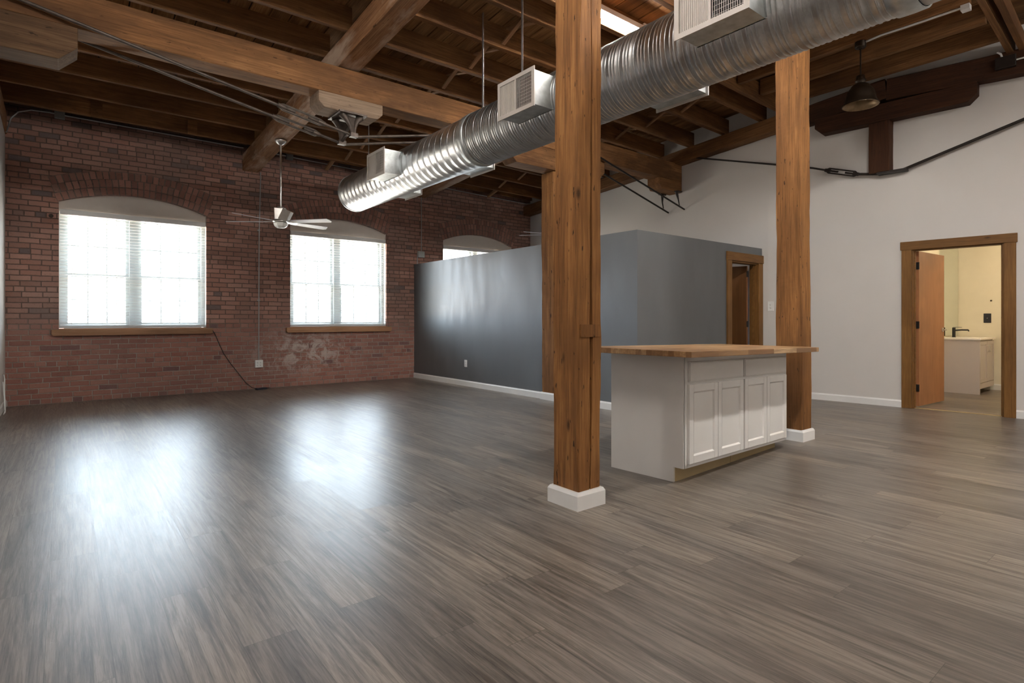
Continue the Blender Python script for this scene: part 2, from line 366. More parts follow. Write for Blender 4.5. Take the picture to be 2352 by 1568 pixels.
def mk_floor():
    t = NT('vinyl_plank_floor'); o = t.obj(); s = t.N('ShaderNodeSeparateXYZ'); t.L(o, s.inputs[0]); X, Y = s.outputs[0], s.outputs[1]
    u = t.math('DIVIDE', t.math('ADD', X, 20.05), .177); cu = t.math('FLOOR', u); fu = t.math('SUBTRACT', u, cu)
    w1 = t.N('ShaderNodeTexWhiteNoise', noise_dimensions='1D'); t.L(cu, w1.inputs['W'])
    v = t.math('ADD', t.math('DIVIDE', t.math('ADD', Y, 20), 1.22), t.math('MULTIPLY', w1.outputs[0], 1.0)); cv = t.math('FLOOR', v); fv = t.math('SUBTRACT', v, cv)
    cx = t.N('ShaderNodeCombineXYZ'); t.L(cu, cx.inputs[0]); t.L(cv, cx.inputs[1])
    wn = t.N('ShaderNodeTexWhiteNoise', noise_dimensions='2D'); t.L(cx.outputs[0], wn.inputs['Vector'])
    sc = t.N('ShaderNodeVectorMath', operation='SCALE'); t.L(wn.outputs['Color'], sc.inputs[0]); sc.inputs['Scale'].default_value = 31
    va = t.N('ShaderNodeVectorMath', operation='ADD'); t.L(o, va.inputs[0]); t.L(sc.outputs[0], va.inputs[1]); p = va.outputs[0]
    broad = t.noise(t.map(p, (16, .9, 1)), 1, 7, .68, 1.6)
    cath = t.N('ShaderNodeTexWave', wave_type='BANDS', bands_direction='X', _Scale=11.0, _Distortion=7.0, _Detail=4, _Detail_Scale=1.0, _Detail_Roughness=.6)
    t.L(t.map(p, (1.0, .11, 1)), cath.inputs['Vector'])
    fine = t.noise(t.map(p, (190, 5, 1)), 1, 5, .75, .5)
    g = t.math('ADD', t.math('MULTIPLY', broad, .55), t.math('ADD', t.math('MULTIPLY', cath.outputs['Fac'], .035), t.math('MULTIPLY', fine, .415)))
    col = t.ramp(g, [(.38, (.050, .042, .036)), (.48, (.124, .106, .091)), (.58, (.215, .187, .162))])
    tone = t.ramp(wn.outputs['Value'], [(0, (.72, .70, .69)), (.5, (.96, .94, .92)), (1, (1.20, 1.15, 1.08))])
    col = t.mix(1.0, col, tone, 'MULTIPLY')
    kn = t.noise(t.map(p, (13, 1.6, 1)), 1, 5, .6, 1.2); col = t.mix(t.ramp(kn, [(.58, 0.), (.74, .75)]), col, (.045, .033, .026))
    eu = t.math('MULTIPLY', t.math('MINIMUM', fu, t.math('SUBTRACT', 1, fu)), .177); ev = t.math('MULTIPLY', t.math('MINIMUM', fv, t.math('SUBTRACT', 1, fv)), 1.22)
    e = t.math('MINIMUM', eu, ev); gap = t.ramp(t.math('MULTIPLY', e, 100), [(.04, 0.), (.11, 1.)])
    col = t.mix(gap, tuple(x*.7 for x in (.06, .047, .038)), col)
    gr = t.noise(t.map(p, (120, 3, 1)), 1, 3, .6, 1.2)
    rough = t.ramp(t.math('ADD', t.math('MULTIPLY', gr, .8), t.math('MULTIPLY', wn.outputs['Value'], .2)), [(.2, .31), (.8, .43)])
    h = t.math('ADD', t.math('MULTIPLY', fine, .9), t.math('ADD', t.math('MULTIPLY', gap, .25), t.math('MULTIPLY', broad, .5)))
    return t.set(Base_Color=col, Roughness=rough, Specular_IOR_Level=.8, Normal=t.bump(h, .25, .0012))
M['floor'] = mk_floor()
def mk_boards():
    t = NT('roof_deck_boards'); o = t.obj(); s = t.N('ShaderNodeSeparateXYZ'); t.L(o, s.inputs[0])
    cu = t.math('FLOOR', t.math('DIVIDE', t.math('ADD', s.outputs[0], 20), .19))
    w1 = t.N('ShaderNodeTexWhiteNoise', noise_dimensions='1D'); t.L(cu, w1.inputs['W'])
    sc = t.N('ShaderNodeVectorMath', operation='SCALE'); t.L(w1.outputs['Color'], sc.inputs[0]); sc.inputs['Scale'].default_value = 23
    va = t.N('ShaderNodeVectorMath', operation='ADD'); t.L(o, va.inputs[0]); t.L(sc.outputs[0], va.inputs[1]); p = va.outputs[0]
    g = t.math('ADD', t.math('MULTIPLY', t.noise(t.map(p, (8, .9, 1)), 1, 4, .6, .5), .6), t.math('MULTIPLY', t.noise(t.map(p, (80, 3, 1)), 1, 4, .6), .4))
    col = t.ramp(g, [(.35, (.13, .062, .023)), (.52, (.27, .135, .054)), (.68, (.40, .22, .10))])
    tone = t.ramp(w1.outputs['Value'], [(0, (.75, .75, .75)), (1, (1.15, 1.1, 1.05))]); col = t.mix(1.0, col, tone, 'MULTIPLY')
    col = t.mix(t.ramp(t.noise(p, 1.4, 4), [(.5, 0.), (.66, .6)]), col, (.06, .03, .014))
    return t.set(Base_Color=col, Roughness=.8, Specular_IOR_Level=.2)
M['boards'] = mk_boards()
def mk_butcher():
    t = NT('butcher_block'); o = t.obj(); s = t.N('ShaderNodeSeparateXYZ'); t.L(o, s.inputs[0])
    v = t.math('DIVIDE', t.math('ADD', s.outputs[1], 5), .042); r = t.math('FLOOR', v)
    w1 = t.N('ShaderNodeTexWhiteNoise', noise_dimensions='1D'); t.L(r, w1.inputs['W'])
    u = t.math('FLOOR', t.math('ADD', t.math('DIVIDE', s.outputs[0], .42), t.math('MULTIPLY', w1.outputs[0], 1.0)))
    cx = t.N('ShaderNodeCombineXYZ'); t.L(u, cx.inputs[0]); t.L(r, cx.inputs[1])
    wn = t.N('ShaderNodeTexWhiteNoise', noise_dimensions='2D'); t.L(cx.outputs[0], wn.inputs['Vector'])
    col = t.ramp(wn.outputs['Value'], [(0, (.17, .082, .030)), (.5, (.33, .19, .085)), (1, (.47, .31, .165))])
    sc = t.N('ShaderNodeVectorMath', operation='SCALE'); t.L(wn.outputs['Color'], sc.inputs[0]); sc.inputs['Scale'].default_value = 9
    va = t.N('ShaderNodeVectorMath', operation='ADD'); t.L(o, va.inputs[0]); t.L(sc.outputs[0], va.inputs[1])
    n = t.noise(t.map(va.outputs[0], (5, 60, 60)), 1, 4, .6)
    col = t.mix(t.ramp(n, [(.4, .5), (.6, 0.)]), col, (.13, .065, .027))
    return t.set(Base_Color=col, Roughness=.38)
M['butcher'] = mk_butcher()
def mk_duct(name, c0, c1, r0, r1, dirt):
    t = NT(name); o = t.obj()
    vo = t.N('ShaderNodeTexVoronoi', _Scale=60); t.L(o, vo.inputs['Vector'])
    sp = t.N('ShaderNodeSeparateColor'); t.L(vo.outputs['Color'], sp.inputs[0])
    n = t.noise(o, 4, 5, .65)
    f = t.math('ADD', t.math('MULTIPLY', sp.outputs[0], .12), t.math('MULTIPLY', n, .88))
    col = t.ramp(f, [(.25, c0), (.75, c1)])
    if dirt: col = t.mix(t.ramp(t.noise(t.map(o, (1, 3, 1)), 5, 5, .7), [(.5, 0.), (.7, dirt)]), col, (.22, .20, .16))
    r = t.ramp(n, [(.3, r0), (.7, r1)])
    return t.set(Base_Color=col, Roughness=r, Metallic=1.0, Normal=t.bump(n, .05, .01))
M['duct'] = mk_duct('spiral_duct_steel', (.52, .54, .55), (.68, .70, .71), .30, .42, 0)
M['ductold'] = mk_duct('ribbed_duct_steel', (.32, .33, .33), (.50, .51, .51), .33, .42, .4)

# ------------------------------------------------------------------ roof geometry functions
RIDGE = 2.47
def zp(Y):      # underside of the joists = top of the rafters
    return 3.74 + .067*(9.7-max(Y, RIDGE)) - .02*(RIDGE-min(Y, RIDGE))
RH = .25        # rafter depth
JD = .24        # joist depth
# white wall line: bends very slightly at the grey room's corner
A2 = Vector((8.2, 4.2)); DW = Vector((.0927, -.99569)); NW = Vector((-.99569, -.0927))
def wallx(Y): return 8.2 + (Y-4.2)/5.5*.04 if Y > 4.2 else 8.2 + (4.2-Y)*.0931
MW = Matrix(((DW.x, -NW.x, 0, A2.x), (DW.y, -NW.y, 0, A2.y), (0, 0, 1, 0), (0, 0, 0, 1)))   # local x along wall towards camera, y into the wall

# ------------------------------------------------------------------ setting: floor, walls, ceiling
MB().box(-.8, 12.2, -4.2, 10.0, -.06, 0).build('floor', M['floor'], M=I4, kind='structure')
b = MB()
x = -.82
while x < 12.0:
    for Y0, Y1 in ((RIDGE, 9.95), (-4.15, RIDGE)):
        z0, z1 = zp(Y0)+JD, zp(Y1)+JD
        b.prism([(x, Y0, z0), (x, Y1, z1), (x, Y1, z1+.025), (x, Y0, z0+.025)], (.176, 0, 0))
    x += .19
b.cm = 1
for Y0, Y1 in ((RIDGE, 10.1), (-4.3, RIDGE)):
    z0, z1 = zp(Y0)+JD+.03, zp(Y1)+JD+.03
    b.prism([(-.9, Y0, z0), (-.9, Y1, z1), (-.9, Y1, z1+.05), (-.9, Y0, z0+.05)], (13.2, 0, 0))
b.build('ceiling', [M['boards'], plain('dark_gap_backing', (.012, .009, .007), .9)], M=I4, kind='structure')  # near-black backing paints the shade in the board gaps
# brick wall with three segmental-arched openings
ZS, ZC, SILL = 2.71, 2.885, .985
b = MB(); y0, y1, ZT = 9.7, 10.05, 4.25
xs = [-.78] + [v for p in WIN for v in p] + [8.6]
for i in range(0, len(xs), 2): b.box(xs[i], xs[i+1], y0, y1, -.05, ZT)
def arch(a, c, rise=ZC-ZS):
    h = (c-a)/2; R = (h*h+rise*rise)/(2*rise); return (a+c)/2, ZC-R, R, h
for a, c in WIN:
    b.box(a, c, y0, y1, -.05, SILL)
    xc, zc, R, h = arch(a, c); n = 20
    P = [(xc-h+2*h*k/n) for k in range(n+1)]; Zs = [zc+math.sqrt(R*R-(p-xc)**2) for p in P]
    for k in range(n): b.prism([(P[k], y0, Zs[k]), (P[k+1], y0, Zs[k+1]), (P[k+1], y0, ZT), (P[k], y0, ZT)], (0, y1-y0, 0))
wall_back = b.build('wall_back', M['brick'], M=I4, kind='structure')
for a, c in WIN:   # three rowlock rings over each opening, standing slightly proud
    xc, zc, R, h = arch(a, c); m = MB()
    for ring in range(3):
        r0 = R + ring*.109 + .003; r1 = r0 + .101; am = math.asin(min(.99, (h+.015+.03*ring)/r0)); nb = int(2*am*r0/.071)
        for k in range(nb):
            t0 = -am + 2*am*(k+.10)/nb; t1 = -am + 2*am*(k+.90)/nb; pr = .006 + random.uniform(-.003, .005); dz = random.uniform(-.004, .004)
            m.prism([(xc+r*math.sin(t), y0-pr, zc+r*math.cos(t)+dz) for r, t in ((r0, t0), (r1, t0), (r1, t1), (r0, t1))], (0, .03, 0))
        m.cm = 1
        n = 24; 
        for k in range(n):
            t0 = -am+2*am*k/n; t1 = -am+2*am*(k+1)/n
            m.prism([(xc+r*math.sin(t), y0-.0015, zc+r*math.cos(t)) for r, t in ((r0-.006, t0), (r1+.006, t0), (r1+.006, t1), (r0-.006, t1))], (0, .02, 0))
        m.cm = 0
    m.build('window_arch', [M['vouss'], M['mortar']], wall_back, M=I4)

def slopewall(x0, x1, Y0, Y1, zb, top):   # wall slab along Y with a top that follows the roof
    P = [(x0, Y0, zb), (x0, Y1, zb), (x0, Y1, top(Y1))] + ([(x0, RIDGE, top(RIDGE))] if Y0 < RIDGE < Y1 else []) + [(x0, Y0, top(Y0))]
    return P, (x1-x0, 0, 0)
b = MB(); b.prism(*slopewall(-.80, -.585, -4, 9.7, -.05, lambda y: zp(y)-RH)); b.prism(*slopewall(-.86, -.80, -4, 9.7, -.05, lambda y: zp(y)+JD))
b.build('wall_left', M['white'], M=I4, kind='structure')
MB().box(-.8, 12.2, -4.15, -4.0, -.05, 4.3).build('wall_front', M['white'], M=I4, kind='structure')
b = MB()
DO = (1.78, 2.66, 2.005)   # bathroom door opening along the wall, height
T = 4.75
b.prism([(8.24, 9.7, -.05), (8.2, 4.2, -.05), (8.32, 4.2, -.05), (8.36, 9.7, -.05)], (0, 0, T))
b.box(0, DO[0], 0, .12, -.05, T, MW); b.box(DO[1], 8.4, 0, .12, -.05, T, MW); b.box(DO[0], DO[1], 0, .12, DO[2], T, MW)
b.build('wall_right', M['white'], M=I4, kind='structure')
# grey partition room
PY, PX, PH = 4.29, 5.30, 2.18
BD = (7.34, 8.08, 1.95)
b = MB(); b.box(PX, PX+.12, PY, 5.705, 0, PH); b.box(PX, PX+.12, 5.945, 9.7, 0, PH); b.box(PX+.12, BD[0], PY, PY+.12, 0, PH); b.box(BD[1], 8.215, PY, PY+.12, 0, PH); b.box(BD[0], BD[1], PY, PY+.12, BD[2], PH)
b.build('wall_middle', M['grey'], M=I4, kind='structure')
def baseb(name, p0, p1, h=.095, th=.014, side=1):
    Mx, L = frame((*p0, 0), (*p1, 0)); b = MB()
    b.prism([(0, 0, 0), (0, side*-th, 0), (0, side*-th, h-.018), (0, side*-th*.55, h-.006), (0, side*-th*.5, h), (0, 0, h)], (L, 0, 0), Mx)
    return b.build(name, M['trimwhite'], M=Mx, kind='structure')
baseb('baseboard_middle', (PX, 9.7), (PX, 5.99), side=1)
baseb('baseboard_middle_near', (PX, 5.66), (PX, PY), side=1)
baseb('baseboard_partition', (PX, PY), (BD[0]-.12, PY), side=1)
pw = lambda s, y=0: tuple((MW @ Vector((s, y, 0))).xy)
baseb('baseboard_right', pw(0), pw(DO[0]-.105), side=1)
baseb('baseboard_front', pw(DO[1]+.105), pw(6), side=1)
baseb('baseboard_left', (-.585, -4), (-.585, 9.7), side=1)
# bathroom shell
b = MB(); b.box(8.62, 12.0, 2.72, 2.82, -.05, 2.6); b.build('wall_bathroom_left', M['bath'], M=I4, kind='structure')
MB().box(11.6, 11.7, -.2, 2.72, -.05, 2.6).build('wall_bathroom_back', M['bath'], M=I4, kind='structure')
MB().box(8.7, 11.6, -.3, -.2, -.05, 2.6).build('wall_bathroom_right', M['bath'], M=I4, kind='structure')
MB().box(8.5, 11.7, -.3, 2.82, 2.6, 2.66).build('ceiling_bathroom', M['bath'], M=I4, kind='structure')
baseb('baseboard_bathroom', (11.6, 2.72), (11.6, -.2), side=1)

# ------------------------------------------------------------------ buildings across the street, seen blown out through the windows
def mk_outbrick():
    t = NT('outside_brick'); o = t.obj(); br = t.N('ShaderNodeTexBrick', _Scale=1.0); br.inputs['Brick Width'].default_value = 1.2; br.inputs['Row Height'].default_value = .42; br.inputs['Mortar Size'].default_value = .05
    s = t.N('ShaderNodeSeparateXYZ'); t.L(o, s.inputs[0]); c = t.N('ShaderNodeCombineXYZ'); t.L(s.outputs[0], c.inputs[0]); t.L(s.outputs[2], c.inputs[1]); t.L(c.outputs[0], br.inputs['Vector'])
    br.inputs['Color1'].default_value = (.15, .085, .070, 1); br.inputs['Color2'].default_value = (.21, .125, .10, 1); br.inputs['Mortar'].default_value = (.13, .12, .13, 1)
    return t.set(Base_Color=br.outputs['Color'], Roughness=.9)
nb = empty('brick_building', (-8, 60, -12), label='brick building across the street seen through the left window', cat='building')
MB().box(-22, 5.2, 60, 72, -12, 10.4).build('walls', mk_outbrick(), nb)
nb2 = empty('added_building', (38, 60, -12), label='pale building added across the street to dim the view in the two right windows', cat='building')  # added to block the bright low sky behind these windows
pb = MB().box(5.6, 72, 62, 74, -12, 10.6).build('walls', plain('pale_render', (.16, .165, .17), .9), nb2)
m = MB()
fg = plain('far_window_glass', (.06, .065, .07), .2)
for xx in range(8, 55, 5): MB().box(xx, xx+1.8, 61.93, 61.99, 1.2, 4.0).build('window', fg, nb2)

# ------------------------------------------------------------------ windows, sills, blinds
WN = ['left window', 'middle window', 'far window behind the grey partition']
for k, (a, c) in enumerate(WIN):
    wr = empty('window_%d' % (k+1), ((a+c)/2, 9.8, SILL), kind='structure')
    zb, zt, yf = 1.03, 2.60, 9.84
    m = MB(); f = .055
    m.box(a, a+f, yf-.03, yf+.09, zb-.03, zt+.02); m.box(c-f, c, yf-.03, yf+.09, zb-.03, zt+.02); m.box(a+f, c-f, yf-.03, yf+.09, zt-.03, zt+.02); m.box(a+f, c-f, yf-.03, yf+.09, zb-.04, zb)
    m.build('window_frame', M['winframe'], wr)
    xm = (a+c)/2 - .035; MB().box(xm-.055, xm+.055, yf-.035, yf+.09, zb, zt-.03).build('mullion', M['winframe'], wr)
    zm = 1.735
    for (l, r) in ((a+f, xm-.055), (xm+.055, c-f)):
        for up in (0, 1):
            z0, z1 = (zm-.02, zt-.03) if up else (zb, zm+.02); yy = yf+.045 if up else yf; s = .042; m = MB()
            m.box(l, l+s, yy, yy+.035, z0, z1); m.box(r-s, r, yy, yy+.035, z0, z1); m.box(l+s, r-s, yy, yy+.035, z0, z0+s); m.box(l+s, r-s, yy, yy+.035, z1-s, z1)
            sash = m.build('sash', M['winframe'], wr)
            m = MB(); g = .009
            for q in (1, 2): xx = l+s+(r-l-2*s)*q/3; m.box(xx-g, xx+g, yy+.01, yy+.026, z0+s, z1-s)
            zz = (z0+z1)/2; m.box(l+s, r-s, yy+.011, yy+.025, zz-g, zz+g)
            m.build('muntins', M['winframe'], sash)
            MB().box(l+s, r-s, yy+.016, yy+.020, z0+s, z1-s).build('pane', M['glass'], sash)
    # plaster infill between window head and brick arch
    xc, zc, R, h = arch(a, c); n = 20
    P = [(xc+h-2*h*q/n, 9.775, zc+math.sqrt(max(0, R*R-(h-2*h*q/n)**2))+.002) for q in range(n+1)]
    MB().prism([(a, 9.775, zt-.01), (c, 9.775, zt-.01)] + P, (0, .16, 0)).build('arch_infill', M['infill'], wr)
    MB().box(a, a+.004, 9.735, 10.0, SILL, ZS).box(c-.004, c, 9.735, 10.0, SILL, ZS).build('reveal', M['infill'], wr)
    if k < 2:
        m = MB(); e = .075
        m.prism([(a-e+.02, 9.63, SILL-.085), (c+e-.02, 9.63, SILL-.085), (c+e, 9.63, SILL-.065), (c+e, 9.63, SILL), (a-e, 9.63, SILL), (a-e, 9.63, SILL-.065)], (0, .069, 0))
        sl = MB(); sl.v = m.v; sl.f = m.f; sl.m = m.m; sl.sm = m.sm
        o = bevel(sl.build('window_sill', M['sill'], wr, M=Matrix.Translation((a, 9.66, SILL-.085))), .005)
        MB().box(a, c, 9.69, 9.81, SILL-.002, SILL+.012).build('stool', M['sill'], wr)
    # blind
    lab = ['white slatted blind hanging in the left brick window', 'white slatted blind hanging in the middle brick window', 'white slatted blind in the far window half hidden by the grey partition'][k]
    bl = empty('window_blind', ((a+c)/2, 9.745, 1.0), label=lab, cat='blind', group='blinds in the brick wall windows')
    g = .012
    bevel(MB().box(a+g, c-g, 9.705, 9.765, 2.540, 2.605).build('headrail', M['trimwhite'], bl), .004)
    m = MB(); ns = 36; z_lo, z_hi = 1.045, 2.53
    for q in range(ns):
        z = z_lo + (z_hi-z_lo)*q/(ns-1); tl = .004
        for uu in range(3):
            ya, yb = 9.715+.048*uu/3, 9.715+.048*(uu+1)/3
            cr = lambda y: .004*(1-((y-9.739)/.024)**2)
            m.add([(a+g, ya, z+cr(ya)), (c-g, ya, z+cr(ya)), (c-g, yb, z+cr(yb)), (a+g, yb, z+cr(yb)), (a+g, ya, z+cr(ya)-.0028), (c-g, ya, z+cr(ya)-.0028), (c-g, yb, z+cr(yb)-.0028), (a+g, yb, z+cr(yb)-.0028)],
                  [(0, 1, 2, 3), (7, 6, 5, 4), (0, 4, 5, 1), (2, 6, 7, 3), (0, 3, 7, 4), (1, 5, 6, 2)])
    m.build('slats', M['blind'], bl)
    bevel(MB().box(a+g, c-g, 9.712, 9.764, 1.005, 1.03).build('bottom_rail', M['blind'], bl), .004)
    for q in range(4):
        xx = a + .14 + (c-a-.28)*q/3; mm = MB()
        for yy in (9.712, 9.766): mm.tube([(xx, yy, 1.02), (xx, yy, 2.56)], .0013, 4)
        mm.build('ladder_cord', M['blind'], bl)

# ------------------------------------------------------------------ posts
def post(p, x0, x1, ya, yb, zt, lean, groove, label, grp='rough timber posts of the loft'):
    cx, cyy = (x0+x1)/2, (ya+yb)/2
    r = empty('timber_post', (cx, cyy, 0), label=label, cat='post', group=grp)
    # local X = up; side +1 / -1 chooses the face that carries the crack
    timber('shaft', (x0, cyy, .02), (x0+lean, cyy, zt), yb-ya, x1-x0, M['post'], r, wob=.011, step=.04, groove=groove, cham=.009, up=(1, 0, 0))
    m = MB(); e = .022
    m.prism([(x0-e, ya-e, 0), (x1+e, ya-e, 0), (x1+e, yb+e, 0), (x0-e, yb+e, 0)], (0, 0, .085))
    vs = [(x0-e, ya-e, .085), (x1+e, ya-e, .085), (x1+e, yb+e, .085), (x0-e, yb+e, .085)]; i = .010
    top = [(x0-e+i, ya-e+i, .103), (x1+e-i, ya-e+i, .103), (x1+e-i, yb+e-i, .103), (x0-e+i, yb+e-i, .103)]
    m.add(vs+top, [(0, 1, 5, 4), (1, 2, 6, 5), (2, 3, 7, 6), (3, 0, 4, 7), (4, 5, 6, 7)])
    m.build('plinth', M['trimwhite'], r)
    return r
p1 = post(1, 2.362, 2.556, 2.352, 2.568, 3.74, .02, (+1, .55, .06, .0085, -.05, .98), 'big rough timber post nearest the camera, split by a long dark crack')
post(2, 5.292, 5.485, 2.392, 2.625, 3.74, -.022, None, 'rough timber post behind the right end of the kitchen island')
post(3, 5.272, 5.485, 5.70, 5.95, 3.15, -.015, None, 'rough timber post standing against the grey partition')
MB().box(2.385, 2.55, 2.3455, 2.356, 1.015, 1.09).build('repair_block', M['post'], p1, M=Matrix.Translation((2.46, 2.35, 1.05)) @ Matrix.Rotation(-PI/2, 4, 'Y'))

# ------------------------------------------------------------------ rafters, beam, bolsters
def rafter(xa, ya, yb, label, h=RH, w=.24, mat='rafter', sag=0):
    return timber('roof_rafter', (xa, ya, zp(ya)-h-sag), (xa, yb, zp(yb)-h), w, h+sag*.5, M[mat], label=label, cat='rafter', group='heavy roof rafters', wob=.008, step=.1)
rafter(2.35, 9.72, RIDGE+.01, 'heavy sloping rafter carrying the near ceiling fan, left of the duct')
rafter(5.42, 9.72, RIDGE+.01, 'heavy sloping rafter mostly hidden behind the duct and the grey partition post')
rafter(-.69, 9.72, RIDGE+.01, 'rafter on top of the left wall, a sliver at the picture edge', h=RH-.002)
for xx, wh in ((2.35, 'from the near post'), (5.42, 'from the post by the island')):
    rafter(xx, RIDGE-.01, -4, 'heavy rafter running forward %s over the viewer' % wh)
tA = timber('truss_beam', (-.58, 5.815, 3.445), (8.2, 5.815, 3.445), .25, .295, M['beam'], wob=.006, label='long heavy timber beam crossing the room under the rafters, parallel to the brick wall', cat='beam')
bolster('timber_bolster', (-.58, 5.815, 3.165), (.09, 5.815, 3.165), .27, .28, M['darkblock'], ends=(0, 1), label='chamfered timber bolster under the beam in the top left corner', cat='bolster', group='chamfered timber bolsters', cut=.12)
bolster('timber_bolster', (2.02, 5.815, 3.28), (2.72, 5.815, 3.28), .27, .165, M['blockwood'], label='pale weathered timber block under the beam, holding the iron strut', cat='bolster', group='chamfered timber bolsters', cut=.06)
bolster('timber_bolster', (4.48, 5.815, 3.165), (6.28, 5.815, 3.165), .25, .28, M['beam'], label='timber bolster on top of the post at the grey partition', cat='bolster', group='chamfered timber bolsters', cut=.12)
bolster('timber_bolster', (7.60, 5.815, 3.26), (8.2, 5.815, 3.26), .25, .185, M['beam'], ends=(1, 0), label='short timber block under the beam end at the white wall', cat='bolster', group='chamfered timber bolsters', cut=.07)
bolster('timber_bolster', (5.42, 3.42, 3.74), (5.42, 1.6, 3.74), .24, zp(RIDGE)-RH-3.74-.002, M['beam'], label='timber bolster on the post by the island, hidden behind the duct', cat='bolster', group='chamfered timber bolsters', cut=.1)
bolster('timber_bolster', (2.35, 3.3, 3.74), (2.35, 1.6, 3.74), .24, zp(RIDGE)-RH-3.74-.002, M['beam'], label='timber bolster on top of the nearest post', cat='bolster', group='chamfered timber bolsters', cut=.1)
# timbers against the white wall
timber('wall_rafter', (8.13, 9.68, 3.43), (8.10, 3.95, 3.84), .2, .205, M['beam'], wob=.008, step=.1, label='dark sloping rafter along the white wall, left of the island post', cat='rafter', group='rafters against the white wall')
off = .085
def wp(s, z, o=off): v = MW @ Vector((s, -o, z)); return (v.x, v.y, z)
timber('wall_rafter', wp(.28, 3.80), wp(1.55, 3.93), .16, .25, M['darkwood'], wob=.01, step=.08, label='dark rafter piece on the white wall rising behind the pendant lamp', cat='rafter', group='rafters against the white wall')
timber('wall_rafter', wp(1.54, 3.90), wp(6.5, 3.70), .16, .27, M['darkwood'], wob=.01, step=.1, label='dark rafter piece running off at the right edge of the white wall', cat='rafter', group='rafters against the white wall')
bolster('wall_bolster', wp(.70, 3.655), wp(2.44, 3.655), .17, .22, M['darkwood'], cut=.085, label='long dark chamfered bolster under the rafters on the white wall', cat='bolster')
timber('king_post', wp(1.58, 3.01), wp(1.58, 3.655), .145, .235, M['darkwood'], wob=.006, step=.06, up=(0, 1, 0), label='short dark king post hanging below the bolster on the white wall', cat='post')

# ------------------------------------------------------------------ joists
ORD = ['first', 'second', 'third', 'fourth', 'fifth', 'sixth', 'seventh', 'eighth', 'ninth', 'tenth', 'eleventh']
JY = [9.17, 8.55, 7.95, 7.33, 6.70, 6.06, 5.46, 4.83, 4.22, 3.90, 3.29]
bays = [(-.80, 2.28, 'in the left bay'), (2.42, 5.38, 'in the middle bay'), (5.46, 8.23, 'in the right bay by the white wall')]
for bi, (xa, xb, nm) in enumerate(bays):
    for i, Y in enumerate(JY):
        if bi == 2 and i > 9: continue
        sg = .05 if bi == 2 else 0
        y = Y + (.035 if bi == 1 else 0)
        timber('roof_joist', (xa, y+.03, zp(Y)), (min(xb, wallx(Y)), y+.03, zp(Y)-sg), .055 if bi == 0 else .065, JD, M['joist'], wob=.004, step=.25, cham=.003,
               label='%s joist from the brick wall, %s' % (ORD[i], nm), cat='joist', group='roof joists parallel to the brick wall')
for bi, (xa, xb, nm) in enumerate(bays):     # dark plate joist tight against the brick
    timber('wall_joist', (xa, 9.62, zp(9.62)+(.145, .13, .05)[bi]), (min(xb, 8.2), 9.62, zp(9.62)+(.145, .10, .03)[bi]), .05, (.09, .1, .18)[bi], M['joist'], wob=.003, step=.3, cham=.003,
           label='dark joist tight against the brick wall top, %s' % nm, cat='joist', group='joists tight against the brick')
HY = 3.87
for xx, lab in ((6.28, 'farthest left of the joists running towards the viewer, behind the duct'), (6.82, 'joist running towards the viewer that carries the pendant lamp and white conduit'),
                (7.39, 'middle dark joist running towards the viewer, right of the pendant lamp'), (7.97, 'dark joist running towards the viewer nearest the white wall')):
    timber('cross_joist', (xx, HY, 4.15), (xx, 1.50, 4.15), .07, .205, M['joist'], wob=.006, step=.15, cham=.004, label=lab, cat='joist', group='joists running towards the viewer')
for q, (pa, pb, lab) in enumerate((((6.9, 1.47, 4.267), (8.36, 1.47, 4.09), 'left one of two paired boards in the top right corner'), ((6.9, 1.35, 4.267), (8.37, 1.37, 4.09), 'right one of two paired boards in the top right corner'))):
    timber('header_board', pa, pb, .06, .15, M['joist'], wob=.003, cham=.003, label=lab, cat='board', group='paired header boards')
# cross bridging
def brid(bay, X, i, flip):
    Ya, Yb = JY[i], JY[i+1]
    za, zb_ = zp(Ya), zp(Yb); w_ = .0
    p = ((X, Ya-.0, za+.02), (X, Yb+.06, zb_+JD-.045)) if flip else ((X+.06, Ya-.0, za+JD-.045), (X+.06, Yb+.06, zb_+.02))
    timber('bridging_strut', p[0], p[1], .045, .02, M['bracing'], wob=.002, step=.3, cham=.002,
           label='bridging strut between %s and %s joist from the brick, %s, %s' % (ORD[i], ORD[i+1], bay, 'rising to the viewer' if not flip else 'rising to the wall'), cat='strut', group='bridging struts between joists')
for i in range(0, 10):
    if i == 8: continue
    if i > 8: continue
    for fl in (0, 1): brid('middle bay', 3.72, i, fl); brid('right bay', 6.95, i, fl)
for xx, lab in ((.28, 'left one'), (1.38, 'right one')):   # scab plates bolted to the first joist
    MB().box(xx, xx+.12, 9.13, 9.168, zp(9.17)-.02, zp(9.17)+.19).build('scab_plate', M['beam'], label='%s of two upright wooden plates fixed to the joist over the left window' % lab, cat='plate', group='plates on the first joist')
for xx, yy in ((3.55, 9.45), (7.0, 9.45)):
    timber('wall_block', (xx, 9.2, zp(9.17)+.02), (xx, 9.6, zp(9.6)-.06), .06, .05, M['bracing'], wob=.002, label='slanted wooden brace end above the brick, %s' % ('over the middle window' if xx < 5 else 'over the far window'), cat='brace', group='short braces over the brick')

